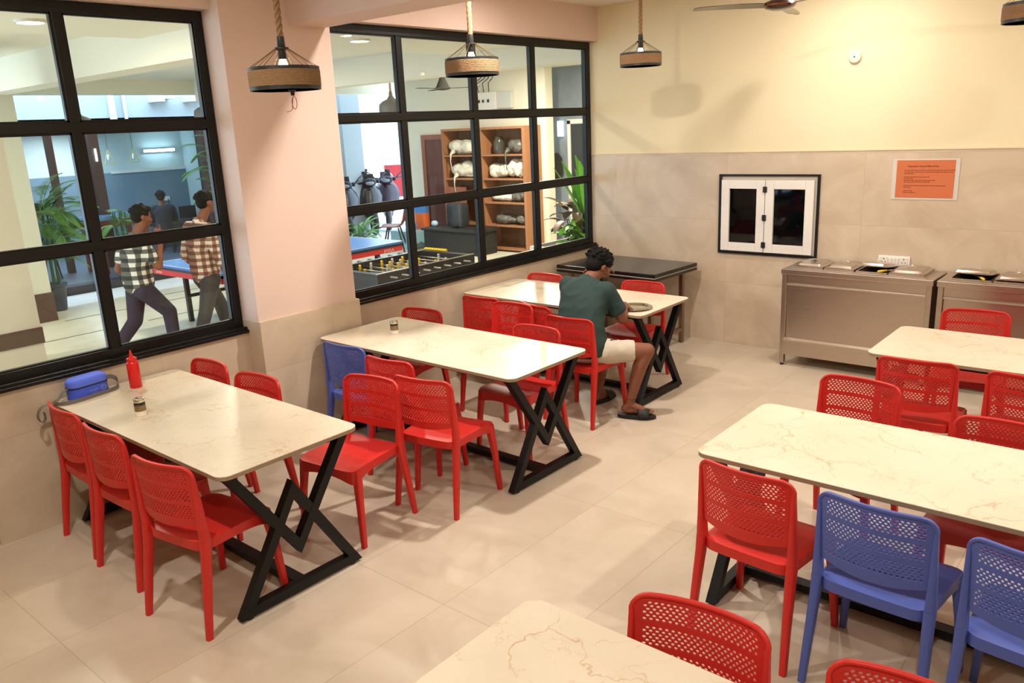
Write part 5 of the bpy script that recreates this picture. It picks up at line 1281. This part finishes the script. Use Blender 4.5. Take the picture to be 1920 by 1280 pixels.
area('office_lamp', (-15.3, 6.2, 2.38), .9, 66, (.72, .87, 1.0))
# seated people in / near the office
def sitter(label, x, y, z, face, topm, seed, hairlong=False, sc=1.0):
    t = thing('person', label, 'person', (x, y, z), face); b = MB()
    b.sph((0, 0, .12), (.16, .13, .12), 12); b.cap((0, 0, .15), .13, (0, .02, .36), .13, 12); b.sph((0, .02, .42), (.17, .11, .13), 12); b.cap((-.16, .02, .5), .055, (.16, .02, .5), .055); b.cap((0, .02, .5), .05, (0, .04, .6), .048)
    F_ = frame((0, 1, -.25), (0, 0, 1)); head(b, (0, .05, .7), F_, .95)
    for sx in (-1, 1):
        b.cap((sx * .18, .02, .48), .048, (sx * .22, .08, .25), .04); b.cap((sx * .22, .08, .25), .038, (sx * .12, .3, .24), .026); hand(b, (sx * .12, .3, .24), (-sx * .3, 1, 0), (0, 0, -1), -sx, s=.9)
        b.cap((sx * .09, .02, .1), .08, (sx * .1, .42, .1), .055); b.cap((sx * .1, .42, .1), .05, (sx * .1, .4, -.3), .036); b.cap((sx * .1, .38, -.32), .034, (sx * .1, .52, -.34), .028)
    fuse(b.build('body', SKIN, t), .011, 4)
    hairdo('hair', (0, .05, .7), F_, t, s=.98, voxel=.01, seed=seed)
    s = MB(); s.sph((0, 0, .14), (.18, .15, .13), 12); s.cap((0, 0, .16), .15, (0, .02, .36), .15, 12); s.sph((0, .02, .42), (.19, .13, .14), 12); s.cap((-.15, .02, .495), .066, (.15, .02, .495), .066)
    for sx in (-1, 1): s.cap((sx * .18, .02, .48), .06, (sx * .21, .07, .3), .054, 12)
    fuse(s.build('top', topm, t), .012, 4)
    q = MB(); 
    for sx in (-1, 1): q.cap((sx * .09, .02, .1), .092, (sx * .1, .42, .1), .07, 12); q.cap((sx * .1, .42, .1), .066, (sx * .1, .4, -.26), .05, 12)
    q.sph((0, 0, .1), (.17, .13, .1), 12); fuse(q.build('trousers', mat('dark_jeans', (34, 38, 52), .85), t), .012, 3)
    return t
sitter('person with black hair in a dark navy top seated in the office, seen from behind', -14.9, 7.38, .46, math.radians(60), mat('dark_navy_top', (26, 28, 44), .85), 41)
sitter('person seated behind the palm leaves, arm bare', -13.7, 4.85, .5, math.radians(150), mat('blue_top', (46, 70, 110), .85), 42)
# seats that carry them
for x, y, z, rz, lb in ((-14.9, 7.38, .12, 60, 'dark stool under the person in the navy top'), (-13.7, 4.85, .12, 150, 'dark stool under the person behind the palm')):
    t = thing('stool', lb, 'stool', (x, y, z), math.radians(rz)); h_ = .36 if y > 6 else .4; MB().lathe([(0, h_ - .04), (.17, h_ - .04), (.18, h_ - .02), (.17, h_), (0, h_)], n=20).build('seat', DARK, t)
    for k in range(4): a = PI / 4 + k * PI / 2; MB().cyl((.15 * math.cos(a), .15 * math.sin(a), 0), (.1 * math.cos(a), .1 * math.sin(a), h_ - .03), .014, n=8).build('leg', DARK, t)
# corridor recessed lights seen through the glass
for (x, y), lb in (((-6.25, 5.25), 'lit recessed downlight seen through the top left pane of the wide window'), ((-6.3, 2.4), 'lit recessed downlight in the corridor ceiling, top of the left window'), ((-6.3, .2), 'lit recessed downlight in the corridor ceiling out of view to the left')):
    t = thing('downlight', lb, 'ceiling light', (x, y, 2.985)); MB().lathe([(0, .01), (.085, .01), (.085, 0), (0, 0)], n=28).build('diffuser', LEDW, t); MB().lathe([(.086, .015), (.1, .015), (.1, -.003), (.086, -.003), (.086, .015)], n=28).build('rim', UPVC, t)
